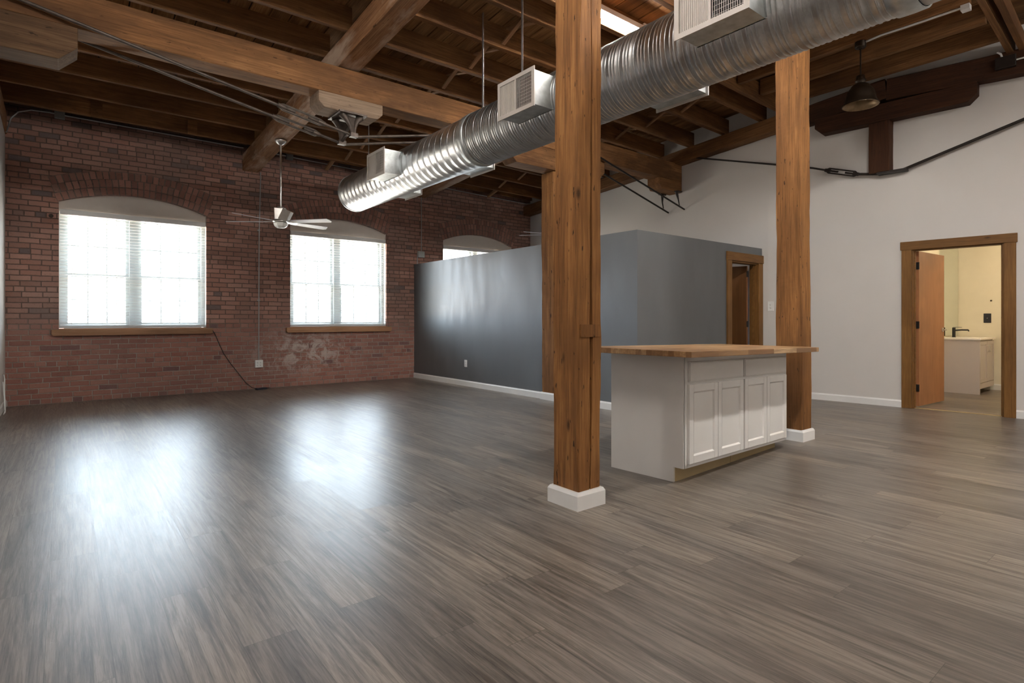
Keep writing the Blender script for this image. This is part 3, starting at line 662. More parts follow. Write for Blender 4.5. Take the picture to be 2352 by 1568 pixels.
# ------------------------------------------------------------------ iron struts and tie rods
YN, YF = 5.64, 5.96
st = empty('iron_strut', (2.36, 5.80, 3.03), label='cast iron strut hanging from the pale block, spreading into two feet', cat='strut')
MB().box(2.22, 2.52, 5.63, 5.97, 3.262, 3.28).build('top_plate', M['iron'], st)
m = MB()
for yy, yt in ((YN, 5.70), (YF, 5.90)):
    for xt in (2.27, 2.47):
        n = 7; P = []; Rr = []
        for k in range(n):
            t = k/(n-1); fl = (1-t)**2.2
            P.append((2.37 + (xt-2.37)*(.30+.70*fl)*(1-t*.55), yt+(yy-yt)*t, 3.262-.215*t)); Rr.append(.014+.028*fl)
        m.tube(P, .02, 6, radii=Rr)
    m.prism([(2.30, yt-.006, 3.25), (2.44, yt-.006, 3.25), (2.385, yy-.006, 3.06), (2.355, yy-.006, 3.06)], (0, .012, 0))
m.build('legs', M['iron'], st)
MB().tube([(2.37, YN + (YF-YN)*k/10, 3.045+.045*math.sin(PI*k/10)) for k in range(11)], .018, 8).box(2.33, 2.41, YN-.03, YN+.03, 3.02, 3.06).box(2.33, 2.41, YF-.03, YF+.03, 3.02, 3.06).build('saddle', M['iron'], st)
def turnb(m, a, b, gap=.026, r=.011, nrm=(0, 1, 0)):
    a, b = Vector(a), Vector(b); d = (b-a).normalized(); s = d.cross(Vector(nrm)).normalized(); L = (b-a).length
    for sg in (1, -1):
        m.tube([a+d*.0, a+d*.05+s*gap*sg, b-d*.05+s*gap*sg, b], r, 6)
    for q in (a, b-d*.07): m.tube([q, q+d*.07], .024, 8)
    for q in (a+d*.07, b-d*.17): m.tube([q, q+d*.10], .013, 8)
for yy, nm in ((YN, 'nearer'), (YF, 'farther')):
    r = empty('tie_rod', (2.37, yy, 3.03), label='%s iron tie rod passing under the strut in the left half, with a turnbuckle' % nm, cat='tie rod', group='iron truss rods on the left')
    zl = lambda x: 3.035 + (2.37-x)*.19
    t0, t1 = (1.62, 2.06) if yy == YN else (1.66, 2.12)
    MB().tube([(-.58, yy, zl(-.58)), (t0, yy, zl(t0))], .015, 8).tube([(t1, yy, zl(t1)), (2.33, yy, zl(2.33)), (2.40, yy, 3.030), (4.7, yy, 3.535), (5.3, yy, 3.655)], .015, 8).build('rod', M['iron'], r)
    m = MB(); turnb(m, (t0-.01, yy, zl(t0-.01)), (t1+.01, yy, zl(t1+.01))); m.build('turnbuckle', M['iron'], r)
    MB().tube([(5.46, yy+.0, 3.645), (6.36, yy, 3.425), (8.2, yy, 2.975 if yy == YN else 2.965)], .014, 8).build('truss_rod', M['darkiron'], label='%s thin dark rod slanting down to the white wall right of the nearest post' % nm, cat='tie rod', group='dark rods at the white wall')
    MB().tube([(8.0, yy+(.02 if yy == YN else -.02), 3.26), (8.03, yy, 3.12), (8.06, yy, 3.02)], .012, 8, radii=[.028, .012, .008]).box(7.96, 8.1, yy-.03, yy+.03, 3.245, 3.26).build('strut_leg', M['darkiron'],
        label='%s thin iron strut leg under the block at the white wall' % nm, cat='strut', group='iron legs at the white wall')
for q, (xx, yy) in enumerate(((2.29, 6.55), (2.34, 6.42), (2.40, 6.62))):
    MB().tube([(xx, yy, 3.52), (xx, yy, zp(yy)-RH+.01)], .008, 6).build('threaded_rod', M['iron'], label='rusty threaded rod end hanging from the fan rafter, %s of three' % ('leftmost', 'middle', 'rightmost')[q], cat='rod', group='threaded rod ends')
# rod on the white wall
m = MB(); r = empty('wall_tie_rod', wp(1.6, 2.99), label='dark iron tie rod bent under the king post along the white wall', cat='tie rod')
P = [wp(-1.27, 3.79, .03), wp(.08, 3.40, .05), wp(.64, 3.235, .06), wp(.83, 3.165, .06)]
MB().tube(P, .013, 8).build('rod', M['darkiron'], r)
P = [wp(1.19, 3.045, .07), wp(1.47, 2.995, .08), wp(1.70, 3.005, .08), wp(2.83, 3.35, .08), wp(4.5, 3.86, .08)]
MB().tube(P, .018, 8).box(1.43, 1.75, -.14, -.02, 2.985, 3.012, MW).build('rod_end', M['darkiron'], r)
m = MB(); turnb(m, wp(.80, 3.175, .06), wp(1.21, 3.04, .07), gap=.03, nrm=(NW.x, NW.y, 0)); m.build('turnbuckle', M['darkiron'], r)

# ------------------------------------------------------------------ spiral duct with registers
DX, DZ = 3.30, 2.936
duct = empty('spiral_duct', (DX, 4.7, DZ), label='large galvanised spiral air duct hung diagonally across the picture', cat='duct')
def ductsec(name, Ya, Yb, R, pitch, prof, mat, nth=64):
    m = MB(); cols = []; s = Ya - pitch; ys = []
    while s < Yb + pitch:
        for u, dr in prof: ys.append((s+u*pitch, dr))
        s += pitch
    vs = []; ny = len(ys)
    for k in range(nth+1):
        a = 2*PI*k/nth
        for y, dr in ys:
            yy = y + pitch*k/nth; rr = R+dr
            if yy < Ya: yy = Ya; rr = R
            if yy > Yb: yy = Yb; rr = R
            vs.append((DX+rr*math.cos(a), yy, DZ+rr*math.sin(a)))
    fs = []
    for k in range(nth):
        for j in range(ny-1):
            q = (k*ny+j, k*ny+j+1, (k+1)*ny+j+1, (k+1)*ny+j)
            if len({round(vs[i][1], 5) for i in q}) > 1: fs.append(q)
    m.add(vs, fs, True)
    return m.build(name, mat, duct)
seam = [(0, 0), (.006, 0), (.010, -.002), (.026, -.002), (.030, 0), (.04, .0006), (.06, .0006), (.066, 0), (.5, 0), (.994, 0)]
ductsec('far_section', 4.70, 7.78, .258, .122, seam, M['duct'])
rib = [(0, 0), (.008, 0), (.014, .004), (.044, .004), (.05, 0), (.058, 0)]
for c0 in (.27, .49, .71):
    rib += [(c0, 0), (c0+.01, .0006), (c0+.03, .0032), (c0+.06, .0032), (c0+.08, .0006), (c0+.09, 0)]
rib += [(.992, 0)]
ductsec('ribbed_section', 1.02, 4.62, .262, .128, rib, M['ductold'])
ductsec('near_section', -3.9, .94, .258, .128, seam, M['ductold'])
def collar(Y, R0, R1, wdt):
    MB().lathe([(R0, -wdt/2), (R0+.01, -wdt/2), (R0+.012, 0), (R1+.01, wdt/2), (R1, wdt/2)], (DX, Y, DZ), 64, 'Y').build('collar', M['galv'], duct)
collar(4.66, .258, .258, .11); collar(.98, .262, .262, .12)
MB().lathe([(.0001, 0), (.12, .004), (.235, 0), (.258, -.01), (.263, -.004), (.263, -.02)], (DX, 7.785, DZ), 64, 'Y').build('end_cap', M['duct'], duct)
def register(Yc, side, hw=.215, hh=.135):
    X0 = DX + side*.215; X1 = DX + side*.437
    th = .0015; b = MB()   # open sheet-metal box
    xa, xb = min(X0, X1), max(X0, X1)
    b.box(xa, xb, Yc-hw, Yc-hw+.003, DZ-hh, DZ+hh); b.box(xa, xb, Yc+hw-.003, Yc+hw, DZ-hh, DZ+hh)
    b.box(xa, xb, Yc-hw+.003, Yc+hw-.003, DZ-hh, DZ-hh+.003); b.box(xa, xb, Yc-hw+.003, Yc+hw-.003, DZ+hh-.003, DZ+hh)
    for zz in (DZ-hh, DZ+hh-.001):     # flange lip along the duct
        b.box(min(DX+side*.235, DX+side*.2), max(DX+side*.235, DX+side*.2), Yc-hw-.012, Yc+hw+.012, zz, zz+.001)
    rb = b.build('register_box', M['galv'], duct)
    s = side; XF = X1 + s*.008; e = .022
    def bx(m, u0, u1, y0, y1, z0, z1): m.box(min(X1+s*u0, X1+s*u1), max(X1+s*u0, X1+s*u1), y0, y1, z0, z1)
    m = MB(); W_, H_ = hw+.02, hh+.02; f = .032
    bx(m, 0, .008, Yc-W_, Yc+W_, DZ-H_, DZ-H_+f); bx(m, 0, .008, Yc-W_, Yc+W_, DZ+H_-f, DZ+H_)
    bx(m, 0, .008, Yc-W_, Yc-W_+f, DZ-H_+f, DZ+H_-f); bx(m, 0, .008, Yc+W_-f, Yc+W_, DZ-H_+f, DZ+H_-f); bx(m, 0, .008, Yc-.008, Yc+.008, DZ-H_+f, DZ+H_-f)
    g = m.build('grille', M['grille'], rb)
    m = MB(); n = 15      # closed half: a shut damper behind upright ribs
    bx(m, -.004, -.002, Yc+.008, Yc+W_-f, DZ-H_+f, DZ+H_-f)
    for k in range(n):
        y = Yc+.010 + (W_-f-.012)*(k+.5)/n; bx(m, -.002, .003, y-.0028, y+.0028, DZ-H_+f, DZ+H_-f)
    n = 14
    for k in range(n):    # open half: thin blades and cross bars
        y = Yc-.010 - (W_-f-.012)*(k+.5)/n; bx(m, .0, .003, y-.0014, y+.0014, DZ-H_+f, DZ+H_-f)
    for k in range(9):
        z = DZ-H_+f + 2*(H_-f)*(k+.5)/9; bx(m, -.004, -.001, Yc-W_+f, Yc-.008, z-.0009, z+.0009)
    m.build('vanes', M['grille'], rb)
    m = MB(); bx(m, -.05, -.048, Yc-W_+f-.01, Yc, DZ-hh+.004, DZ+hh-.004); m.build('painted_shade_plate', M['ducthole'], rb)  # near-black plate paints the shade inside the open half
for Yc, sd in ((6.16, -1), (3.55, -1), (1.80, -1), (6.87, 1), (5.25, 1), (2.60, 1)): register(Yc, sd)
for Yh, r_ in ((7.33, .27), (4.62, .275), (4.0, .27), (.98, .28)):
    zt = zp(Yh)+.12
    xs_ = DX
    MB().box(xs_-.0010, xs_+.0010, Yh-.013, Yh+.013, DZ+r_-.01, zt).box(xs_-.012, xs_+.012, Yh-.016, Yh+.016, DZ+r_-.012, DZ+r_+.012).build('hanger_strap', M['galv'], duct)
MB().tube([(DX+.05, 3.30, DZ+.262), (DX+.02, 3.38, 3.6), (DX-.02, 3.3, 3.9), (DX+.05, 3.32, zp(3.3))], .004, 5).build('hanger_wire', M['galv'], duct)

# ------------------------------------------------------------------ ceiling strip lights
def led(x, y, z, L, lab, ax='X', drop=.1, k=1.0):
    r = empty('strip_light', (x, y, z), 0 if ax == 'X' else PI/2, label=lab, cat='light', group='led strip lights')
    T_ = WM[r]
    bevel(MB().box(-L/2, L/2, -.045, .045, .02, .075, T_).build('housing', M['housing'], r), .006)
    MB().prism([(-L/2+.01, -.034, .02), (-L/2+.01, .034, .02), (-L/2+.01, .026, -.012), (-L/2+.01, -.026, -.012)], (L-.02, 0, 0), T_).build('diffuser', M['led'] if k == 1 else emit('led_diffuser_bright', (1, .955, .895), LED_E*k), r)
    m = MB()
    for q in (-.4, .4): m.box(q*L-.02, q*L+.02, -.012, .012, .07, .07+drop, T_)
    m.build('mount', M['housing'], r)
led(4.42, 3.84, 4.15, 1.12, 'bright led strip light on the joist between the nearest post and the duct', drop=.06)
led(4.0, .70, zp(.7)-.02, 1.25, 'led strip light overhead in front of the island, out of the picture', drop=.05, k=2.9)
led(3.2, -2.4, zp(-1.6)-.02, 1.25, 'added fill strip light overhead behind the viewer, out of the picture', drop=.05)  # unseen lamp added as fill from behind the camera
led(.8, 2.9, zp(2.9)-.02, 1.25, 'added fill strip light overhead left of the nearest post, out of the picture', drop=.05)  # unseen lamp added to brighten the left bay and the brick
led(.8, .6, zp(.6)-.02, 1.25, 'added fill strip light right above the viewer, out of the picture', drop=.05)  # another unseen lamp added to brighten the left side
led(6.2, -1.2, zp(-1.2)-.02, 1.25, 'added fill strip light overhead right of the viewer, out of the picture', drop=.05)  # unseen lamp added as fill on the right

# ------------------------------------------------------------------ pendant lamp and conduits up there
pl_ = empty('pendant_lamp', (6.82, 2.455, 3.46), label='dark bronze dome pendant lamp hanging from a joist, top right', cat='lamp')
MB().lathe([(.055, 4.150), (.055, 4.10), (.05, 4.085), (.015, 4.075)], (6.82, 2.455, 0), 24).build('canopy', M['pendant'], pl_)
MB().tube([(6.82, 2.455, 4.08), (6.82, 2.455, 3.76)], .008, 8).build('stem', M['pendant'], pl_)
MB().lathe([(.010, 3.79), (.04, 3.78), (.045, 3.74), (.045, 3.735), (.052, 3.73), (.052, 3.72), (.044, 3.715), (.044, 3.69)], (6.82, 2.455, 0), 24).build('socket_cap', M['pendant'], pl_)
pr = [(.044, 3.70), (.062, 3.69), (.085, 3.672), (.092, 3.665), (.094, 3.655), (.115, 3.63), (.130, 3.60), (.140, 3.56), (.148, 3.52), (.158, 3.49), (.174, 3.468), (.180, 3.462), (.180, 3.458)]
MB().lathe(pr, (6.82, 2.455, 0), 32).build('shade', M['pendant'], pl_)
MB().lathe([(r_-.004, z-.003) for r_, z in pr], (6.82, 2.455, 0), 32).build('shade_lining', M['pendantin'], pl_)
MB().tube([(6.82, 2.40, 4.135), (6.80, 2.25, 4.138), (6.82, 1.9, 4.14), (6.82, 1.55, 4.14)], .011, 8).box(6.78, 6.86, 1.50, 1.57, 4.10, 4.15).build('white_conduit', M['trimwhite'], label='white painted conduit along the joist from the pendant lamp', cat='conduit')
bx_ = empty('junction_box', wp(2.70, 3.95, .17), label='dark square junction box on the wall rafter, top right edge', cat='junction box')
bevel(MB().box(2.60, 2.78, -.225, -.167, 3.93, 4.06, MW).build('box', M['darkiron'], bx_), .006)
MB().tube([wp(2.66, 4.06, .19), wp(2.65, 4.10, .2), wp(2.62, 4.13, .2)], .010, 8).tube([wp(2.78, 4.0, .19), wp(4.2, 4.0, .19)], .010, 8).build('conduit_stub', M['trimwhite'], bx_)

# conduits, boxes and outlets on the brick
cb = empty('brick_conduit', (0, 9.68, 3.8), label='thin grey conduit run along the top of the brick wall', cat='conduit')
MB().tube([(-.57, 9.6, 3.50), (-.56, 9.67, 3.56), (-.53, 9.68, 3.70), (-.46, 9.68, 3.80), (-.33, 9.68, 3.855), (-.15, 9.68, 3.865), (.0, 9.68, 3.86), (2.24, 9.68, 3.845)], .009, 8).tube([(2.46, 9.68, 3.845), (5.30, 9.68, 3.78)], .009, 8).tube([(5.54, 9.68, 3.775), (6.15, 9.68, 3.745), (8.1, 9.68, 3.70), (8.2, 9.55, 3.70), (8.22, 9.2, 3.72)], .009, 8).build('run', M['conduit'], cb)
for xx, zz in ((-.04, 3.86), (2.95, 3.84), (5.85, 3.77)): bevel(MB().box(xx-.055, xx+.055, 9.645, 9.699, zz-.06, zz+.06).build('pull_box', M['elbox'], cb), .006)
def outlet(name, Mx, lab, gang=1, mat='plate', cat='outlet', grp=None, w_=.073, h_=.118, toggle=False):
    r = empty(name, tuple(Mx.translation), label=lab, cat=cat, group=grp); WM[r] = Matrix.Translation(Mx.translation)
    W_ = w_*gang if gang == 1 else .118
    bevel(MB().box(-W_/2, W_/2, -.009, 0, -h_/2, h_/2, Mx).build('cover_plate', M[mat], r), .003)
    m = MB(); m2 = MB()
    for g in range(gang):
        xo = (g-(gang-1)/2)*.046
        for zz in (-.021, .021):
            if toggle: continue
            m.lathe([(.0001, -.011), (.0155, -.0108), (.0165, -.008)], Mx @ Vector((xo, 0, zz)), 16, 'Y', M=Mx.to_3x3().to_4x4())
            for dx_ in (-.0063, .0063): m2.box(xo+dx_-.0012, xo+dx_+.0012, -.0122, -.0112, zz-.001, zz+.008, Mx)
            m2.box(xo-.0022, xo+.0022, -.0122, -.0112, zz-.011, zz-.0065, Mx)
    if toggle: m.box(-.011, .011, -.014, -.008, -.02, .02, Mx); m2.box(-.003, .003, -.0165, -.0142, -.006, .006, Mx)
    m.build('socket', M[mat], r); m2.build('slots', M['slot'] if mat == 'plate' else M['plate'], r)
def face(x, y, z, rz): return Matrix.Translation((x, y, z)) @ Matrix.Rotation(rz, 4, 'Z')
c1 = empty('drop_conduit', (2.47, 9.68, .47), label='thin vertical conduit down the brick between the two big windows', cat='conduit', group='vertical conduits on the brick')
MB().tube([(2.50, 9.685, 3.50), (2.475, 9.685, 2.4), (2.47, 9.685, .46)], .009, 8).build('run', M['conduit'], c1)
MB().box(2.45, 2.49, 9.674, 9.7, 2.55, 2.57).box(2.45, 2.49, 9.674, 9.7, 1.42, 1.44).build('strap', M['conduit'], c1)
outlet('wall_outlet', face(2.47, 9.66, .405, 0), 'white double outlet box at the foot of the conduit on the brick', gang=2, grp=None)
MB().box(2.412, 2.528, 9.66, 9.7, .346, .464).build('outlet_box', M['plate'], label='white surface box behind the double outlet on the brick', cat='box')
c2 = empty('drop_conduit', (5.45, 9.68, 2.2), label='thin vertical conduit on the brick above the grey partition, ending in a grey box', cat='conduit', group='vertical conduits on the brick')
MB().tube([(5.45, 9.685, 3.50), (5.45, 9.685, 2.44)], .009, 8).tube([(5.36, 9.685, 2.33), (5.36, 9.685, 1.2)], .009, 8).build('run', M['conduit'], c2)
bevel(MB().box(5.36, 5.50, 9.64, 9.699, 2.32, 2.44).build('grey_box', plain('grey_box_paint', (.40, .43, .42), .5), c2), .006)
MB().lathe([(.0001, -.02), (.022, -.018), (.026, 0)], (-.13, 9.7, 2.50), 14, 'Y').build('wall_anchor', M['iron'], label='small round iron anchor in the brick left of the left window', cat='anchor')
outlet('wall_outlet', face(5.3, 7.91, .38, -PI/2), 'white outlet low on the grey partition wall', grp=None)
outlet('wall_outlet', MW @ Matrix.Translation((.045, 0, 1.315)), 'white outlet on the white wall beside the bedroom door', grp=None, w_=.085, h_=.14)

# ------------------------------------------------------------------ ceiling fans
FW = Vector((math.sin(math.radians(38.49)), math.cos(math.radians(38.49)), 0)); RT = Vector((FW.y, -FW.x, 0))
def fan(x, y, zc, zt, dirs, lab):
    r = empty('ceiling_fan', (x, y, zc), label=lab, cat='fan', group='brushed nickel ceiling fans')
    c = Vector((x, y, 0))
    MB().lathe([(.0001, zt), (.075, zt), (.078, zt-.02), (.06, zt-.045), (.035, zt-.065), (.014, zt-.075)], c, 28).build('canopy', M['nickel'], r)
    MB().tube([(x, y, zt-.06), (x, y, zc+.21)], .014, 10).build('downrod', M['nickel'], r)
    MB().lathe([(.02, zc+.23), (.045, zc+.225), (.048, zc+.205), (.03, zc+.19)], c, 20).build('yoke', M['nickel'], r)
    T1 = Matrix.Translation((x, y, zc)) @ Matrix.Rotation(-.35, 4, 'Z')
    bevel(MB().prism([(-.085, -.075, .20), (.075, -.075, .20), (.085, -.075, .035), (-.075, -.075, .035)], (0, .15, 0), T1).build('motor_housing', M['nickel'], r), .008)
    T2 = Matrix.Translation(c+Vector((0, 0, zc))+RT*.045-FW*.05) @ Matrix.Rotation(-math.radians(38.49), 4, 'Z') @ Matrix.Rotation(.45, 4, 'Y')
    bevel(MB().box(-.06, .06, -.05, .05, .03, .185, T2).build('side_cowl', M['nickel'], r), .005)
    MB().lathe([(.0001, .045), (.10, .04), (.105, .015), (.09, .0), (.0001, -.002)], (x, y, zc), 28).build('hub', M['nickel'], r)
    MB().lathe([(.088, .002), (.10, -.01), (.085, -.045), (.05, -.068), (.0001, -.075)], (x, y, zc), 8, smooth=False).build('light_bowl', M['glassbowl'], r)
    for d in dirs:
        a = math.radians(d); v = RT*math.cos(a) + FW*math.sin(a); p = Vector((-v.y, v.x, 0)); zz = zc+.018
        def q(u, w_, t): return c + v*u + p*w_*math.cos(.22) + Vector((0, 0, zz - w_*math.sin(.22) + t))
        pts = [(.17, -.045), (.70, -.062), (.735, .03), (.70, .062), (.17, .045)]
        n = len(pts); m = MB(); m.add([q(u, w_, .003) for u, w_ in pts] + [q(u, w_, -.003) for u, w_ in pts], [tuple(range(n)), tuple(range(n, 2*n))[::-1]] + [(i, (i+1) % n, n+(i+1) % n, n+i) for i in range(n)])
        bl = m.build('blade', M['blade'], r)
        m = MB(); m.add([q(u, w_, t) for t in (.006, -.004) for u, w_ in ((.08, -.02), (.24, -.035), (.24, .035), (.08, .02))], [(0, 1, 2, 3), (7, 6, 5, 4), (0, 4, 5, 1), (1, 5, 6, 2), (2, 6, 7, 3), (3, 7, 4, 0)])
        m.build('blade_bracket', M['nickel'], bl)
fan(2.35, 8.09, 2.45, zp(8.09)-RH, (52, 182, 242, 352), 'nickel ceiling fan with pale blades in front of the left brick wall')
fan(6.95, 7.36, 2.62, zp(7.33)-.03, (10, 100, 172, 205), 'ceiling fan mostly hidden behind the posts above the grey partition')

# ------------------------------------------------------------------ kitchen island
th = math.radians(3.3)
isl = empty('kitchen_island', (3.294, 2.275, 0), th, label='white kitchen island cabinet pair with flat panel doors and drawers', cat='cabinet')
IT = WM[isl]; K = .0195
class SB(MB):   # shear: the cabinet leans down to the right on the uneven floor
    def box(s, x0, x1, y0, y1, z0, z1, flat=False):
        vs = []
        for x in (x0, x1):
            for y in (y0, y1):
                for z in (z0, z1): vs.append(IT @ Vector((x, y, z if (z <= .001) else z-K*x)))
        return s.add(vs, [(0, 1, 3, 2), (4, 6, 7, 5), (0, 4, 5, 1), (2, 3, 7, 6), (0, 2, 6, 4), (1, 5, 7, 3)])
SB().box(.006, 1.655, .0, .61, .103, .872).build('carcass', M['cabinet'], isl)
def sp(x, y, z): return IT @ Vector((x, y, z if z < .001 else z-K*x))
m = MB(); P = [(.0, .0, .103), (.0, .0, .874), (.0, .612, .874), (.0, .612, 0), (.0, .075, 0), (.0, .075, .103)]
m.add([sp(*p) for p in P] + [sp(.018, p[1], p[2]) for p in P], [tuple(range(6)), tuple(range(6, 12))[::-1]] + [(i, (i+1) % 6, 6+(i+1) % 6, 6+i) for i in range(6)])
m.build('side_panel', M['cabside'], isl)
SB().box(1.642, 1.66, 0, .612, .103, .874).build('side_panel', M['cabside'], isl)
for a, c in ((.018, .795), (.80, 1.60)): SB().box(a, c, .072, .084, 0, .103).build('toe_kick', M['mdf'], isl)
m = SB()
for a, c in ((.018, .05), (.822, .838), (.840, .856), (1.612, 1.645)): m.box(a, c, -.004, 0, .103, .872)
for z0, z1 in ((.103, .128), (.674, .692), (.832, .872)): m.box(.018, 1.645, -.004, 0, z0, z1)
m.build('face_frame', M['cabinet'], isl)
def front(name, a, c, z0, z1, drawer=False):
    d = -.022; m = SB(); f = .052
    if drawer: m.box(a, c, d+.004, -.004, z0, z1); m.box(a+.006, c-.006, d, d+.004, z0+.006, z1-.006)
    else:
        m.box(a, a+f, d, -.004, z0, z1); m.box(c-f, c, d, -.004, z0, z1); m.box(a+f, c-f, d, -.004, z0, z0+f); m.box(a+f, c-f, d, -.004, z1-f, z1)
        m.box(a+f, c-f, d+.010, -.004, z0+f, z1-f)
        b_ = .010
        P = [(a+f, z0+f), (c-f, z0+f), (c-f, z1-f), (a+f, z1-f)]; Q = [(a+f+b_, z0+f+b_), (c-f-b_, z0+f+b_), (c-f-b_, z1-f-b_), (a+f+b_, z1-f-b_)]
        vs = [sp(x_, d, z) for x_, z in P] + [sp(x_, d+.010, z) for x_, z in Q]
        m.add(vs, [(i, (i+1) % 4, 4+(i+1) % 4, 4+i) for i in range(4)])
    o = m.build(name, M['cabinet'], isl); bevel(o, .0018, 1)
front('drawer_front', .048, .826, .692, .830, True); front('drawer_front', .852, 1.615, .692, .832, True)
for a, c in ((.046, .432), (.438, .826), (.850, 1.230), (1.236, 1.615)): front('door', a, c, .131, .674)
ct = empty('island_worktop', tuple(sp(-.25, -.21, .875)), th, label='butcher block worktop on the white kitchen island', cat='worktop')
m = MB(); P = [(-.25, -.21), (1.82, -.21), (1.82, .70), (-.25, .70)]
m.add([IT @ Vector((x_, y_, .876-K*x_)) for x_, y_ in P] + [IT @ Vector((x_, y_, .914-K*x_)) for x_, y_ in P], [(3, 2, 1, 0), (4, 5, 6, 7), (0, 1, 5, 4), (1, 2, 6, 5), (2, 3, 7, 6), (3, 0, 4, 7)])
bevel(m.build('slab', M['butcher'], ct), .003)
SB().box(.62, .92, -.012, -.001, .858, .876).build('shim', M['plate'], ct)

# ------------------------------------------------------------------ bathroom door and what is seen through it
d1 = empty('door_1', pw(2.22) + (0,), kind='structure')
def casing(parent, T_, s0, s1, H, wd=.105, th_=.022, over=.012, mat='trimwood', hh=.105):
    def one(x0, x1, z0, z1, vertical, nm='casing'):
        m = MB().box(x0, x1, -th_, 0, z0, z1, T_)
        R_ = T_ @ (Matrix.Translation((x0, 0, z0)) @ (Matrix.Rotation(-PI/2, 4, 'Y') if vertical else I4))
        bevel(m.build(nm, M[mat], parent, M=R_), .003)
    one(s0-wd, s0, 0, H, 1); one(s1, s1+wd, 0, H, 1)
    m = MB().box(s0-wd-over, s1+wd+over, -th_-.006, 0, H, H+hh, T_); bevel(m.build('head_casing', M[mat], parent, M=T_ @ Matrix.Translation((s0-wd, 0, H))), .004)
def jamb(parent, T_, s0, s1, H, dp, mat='trimwood'):
    for a, c in ((s0, s0+.018), (s1-.018, s1)):
        MB().box(a, c, -.001, dp, 0, H, T_).build('jamb', M[mat], parent, M=T_ @ Matrix.Translation((a, 0, 0)) @ Matrix.Rotation(-PI/2, 4, 'Y'))
    MB().box(s0, s1, -.001, dp, H-.018, H, T_).build('head_jamb', M[mat], parent, M=T_ @ Matrix.Translation((s0, 0, H)))
    MB().box(s0+.018, s0+.03, dp*.35, dp*.6, 0, H-.018, T_).box(s1-.03, s1-.018, dp*.35, dp*.6, 0, H-.018, T_).build('door_stop', M[mat], parent)
casing(d1, MW, DO[0], DO[1], DO[2]-.01); jamb(d1, MW, DO[0], DO[1], DO[2]-.002, .125)
MB().box(DO[0]+.02, DO[1]-.02, .03, .09, 0, .006, MW).build('threshold', M['mdf'], d1)
def leaf(parent, H0, ang, L, z0, z1, mat, knob=True, hside=1, band=None):
    T_ = Matrix.Translation((H0[0], H0[1], 0)) @ Matrix.Rotation(ang, 4, 'Z')
    m = MB().box(0, L, -.0175, .0175, z0, z1, T_)
    lf = m.build('door_leaf', M[mat], parent, M=T_ @ Matrix.Rotation(-PI/2, 4, 'Y')); bevel(lf, .002)
    if band: MB().box(-.004, .001, -.0175, .0175, z0, z1, T_).build('edge_band', M[band], lf)
    for zz in (.25, 1.05, 1.80):
        MB().box(-.012, .004, -.02, .02, zz-.045, zz+.045, T_).tube([T_ @ Vector((-.012, hside*.022, zz-.045)), T_ @ Vector((-.012, hside*.022, zz+.045))], .006, 8).build('hinge', M['black'], lf)
    if knob:
        m = MB()
        for s_ in (-1, 1):
            c = T_ @ Vector((L-.06, s_*.0175, .98)); c2 = T_ @ Vector((L-.06, s_*.06, .98)); c3 = T_ @ Vector((L-.15, s_*.06, .98))
            m.tube([c, T_ @ Vector((L-.06, s_*.025, .98))], .03, 16).tube([c, c2], .009, 8).tube([c2, c3], .009, 8)
        m.build('door_handle', M['nickel'], lf)
hp = (MW @ Vector((DO[0]+.03, .10, 0)))
leaf(d1, (hp.x+.03, hp.y), math.radians(-3.2), .86, .018, 1.985, 'doorwood', hside=-1)
vt = empty('bathroom_vanity', (11.1, 2.46, 0), label='pale grey vanity cabinet with white top seen through the bathroom door', cat='cabinet')
x0, x1, ya, yb = 10.66, 11.52, 2.235, 2.715
MB().box(x0+.018, x1, ya+.02, yb, .10, .81).build('carcass', M['vanity'], vt)
MB().prism([(x0, ya+.0, .12), (x0, ya, .81), (x0, yb, .81), (x0, yb, 0), (x0, ya+.0, 0)], (.018, 0, 0)).build('side_panel', M['vanity'], vt)
for a in (x0+.03, x0+.035+.41):
    m = MB(); c = a+.40; f = .05
    m.box(a, a+f, ya, ya+.02, .17, .79); m.box(c-f, c, ya, ya+.02, .17, .79); m.box(a+f, c-f, ya, ya+.02, .17, .17+f); m.box(a+f, c-f, ya, ya+.02, .79-f, .79); m.box(a+f, c-f, ya+.008, ya+.02, .17+f, .79-f)
    dr = m.build('door', M['vanity'], vt)
    xx = c-.03 if a < x0+.1 else a+.03
    MB().tube([(xx, ya, .72), (xx, ya-.025, .72), (xx, ya-.025, .62), (xx, ya, .62)], .005, 6).build('pull', M['nickel'], dr)
MB().box(x0+.018, x1, ya+.004, ya+.02, .08, .165).build('bottom_rail', M['vanity'], vt)
bevel(MB().box(x0-.012, x1+.02, ya-.015, yb, .811, .838).build('vanity_top', M['vanitytop'], vt), .004)
fc = empty('faucet', (11.05, 2.64, .838), label='matte black bathroom faucet standing on the vanity top', cat='faucet')
MB().tube([(11.05, 2.64, .838), (11.05, 2.64, .99)], .022, 14).tube([(11.05, 2.64, .838), (11.05, 2.64, .845)], .028, 16).build('body', M['black'], fc)
MB().tube([(11.05, 2.64, .945), (11.05, 2.54, .955), (11.05, 2.46, .955), (11.05, 2.45, .935)], .012, 8).build('spout', M['black'], fc)
MB().box(11.037, 11.063, 2.54, 2.65, .992, .998).build('lever', M['black'], fc)
MB().box(10.60, 11.585, 2.708, 2.7195, .86, 2.3).build('bathroom_mirror', M['mirror'], label='tall frameless mirror above the vanity', cat='mirror')
outlet('light_switch', face(11.6, 2.335, 1.14, -PI/2), 'black switch plate on the cream bathroom wall', mat='blackplastic', cat='switch', toggle=True, w_=.095, h_=.15)
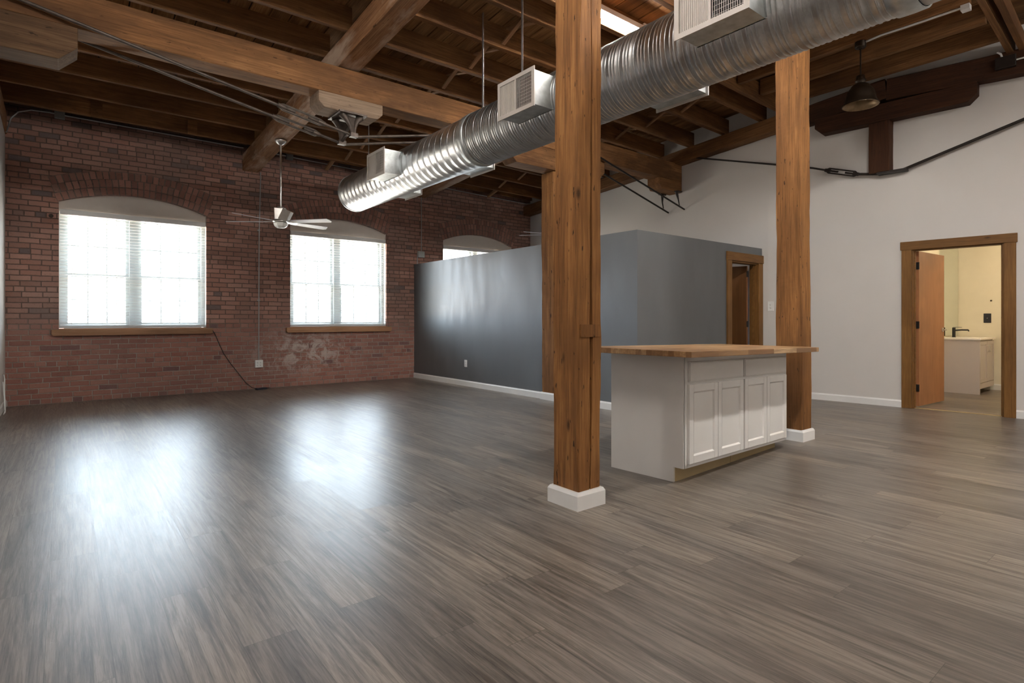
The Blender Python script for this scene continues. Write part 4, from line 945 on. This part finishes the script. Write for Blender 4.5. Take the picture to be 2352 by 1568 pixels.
MB().lathe([(.0001, -.006), (.012, -.005), (.014, 0)], (11.6, 2.29, 1.42), 10, 'X').build('wall_nail', M['iron'], label='tiny brown nail mark on the cream bathroom wall', cat='nail')
bl_ = empty('bathroom_light', (10.3, 1.3, 2.5), label='warm ceiling light inside the bathroom, out of sight', cat='light')
MB().lathe([(.0001, 0), (.12, .01), (.15, .05), (.15, .1)], (10.3, 1.3, 2.5), 24).build('globe', M['bulb'], bl_)

# bedroom door in the grey partition
d2 = empty('door_2', (7.7, PY, 0), kind='structure')
T2 = Matrix.Translation((0, PY, 0))
casing(d2, T2, BD[0], BD[1], BD[2]+.0, wd=.115, hh=.12, over=.01); jamb(d2, T2, BD[0], BD[1], BD[2], .12)
leaf(d2, (BD[1]-.05, PY+.14), math.radians(104), .70, .015, BD[2]-.03, 'darkdoor', knob=True, band='doorwood')

# ------------------------------------------------------------------ cords
bc = empty('black_cord', (2.45, 9.6, 0), label='thin black cord from the left window sill down to an adapter on the floor', cat='cord')
P = [(1.79, 9.63, .95), (1.83, 9.68, .90), (1.90, 9.69, .72), (1.96, 9.68, .58), (2.06, 9.685, .42), (2.16, 9.68, .28), (2.27, 9.68, .12), (2.36, 9.66, .03), (2.42, 9.58, .01)]
MB().tube(P, .005, 6).build('cable', M['black'], bc)
bevel(MB().prism([(2.40, 9.50, 0), (2.56, 9.54, 0), (2.545, 9.60, 0), (2.385, 9.57, 0)], (0, 0, .03)).tube([(2.55, 9.57, .012), (2.62, 9.62, .01), (2.56, 9.66, .008), (2.44, 9.64, .008)], .006, 6).build('adapter', M['blackplastic'], bc), .005)
P = [(-.575, 9.30, .44), (-.56, 9.22, .40), (-.555, 9.12, .22), (-.55, 9.14, .05), (-.545, 9.05, .008), (-.55, 8.9, .007)]
MB().tube(P, .006, 6).tube([(-.575, 9.2, .36), (-.555, 9.05, .2), (-.55, 9.1, .02), (-.55, 8.95, .008)], .006, 6).build('power_cord', M['plate'], label='loose white cord hanging down the left wall to the floor', cat='cord')
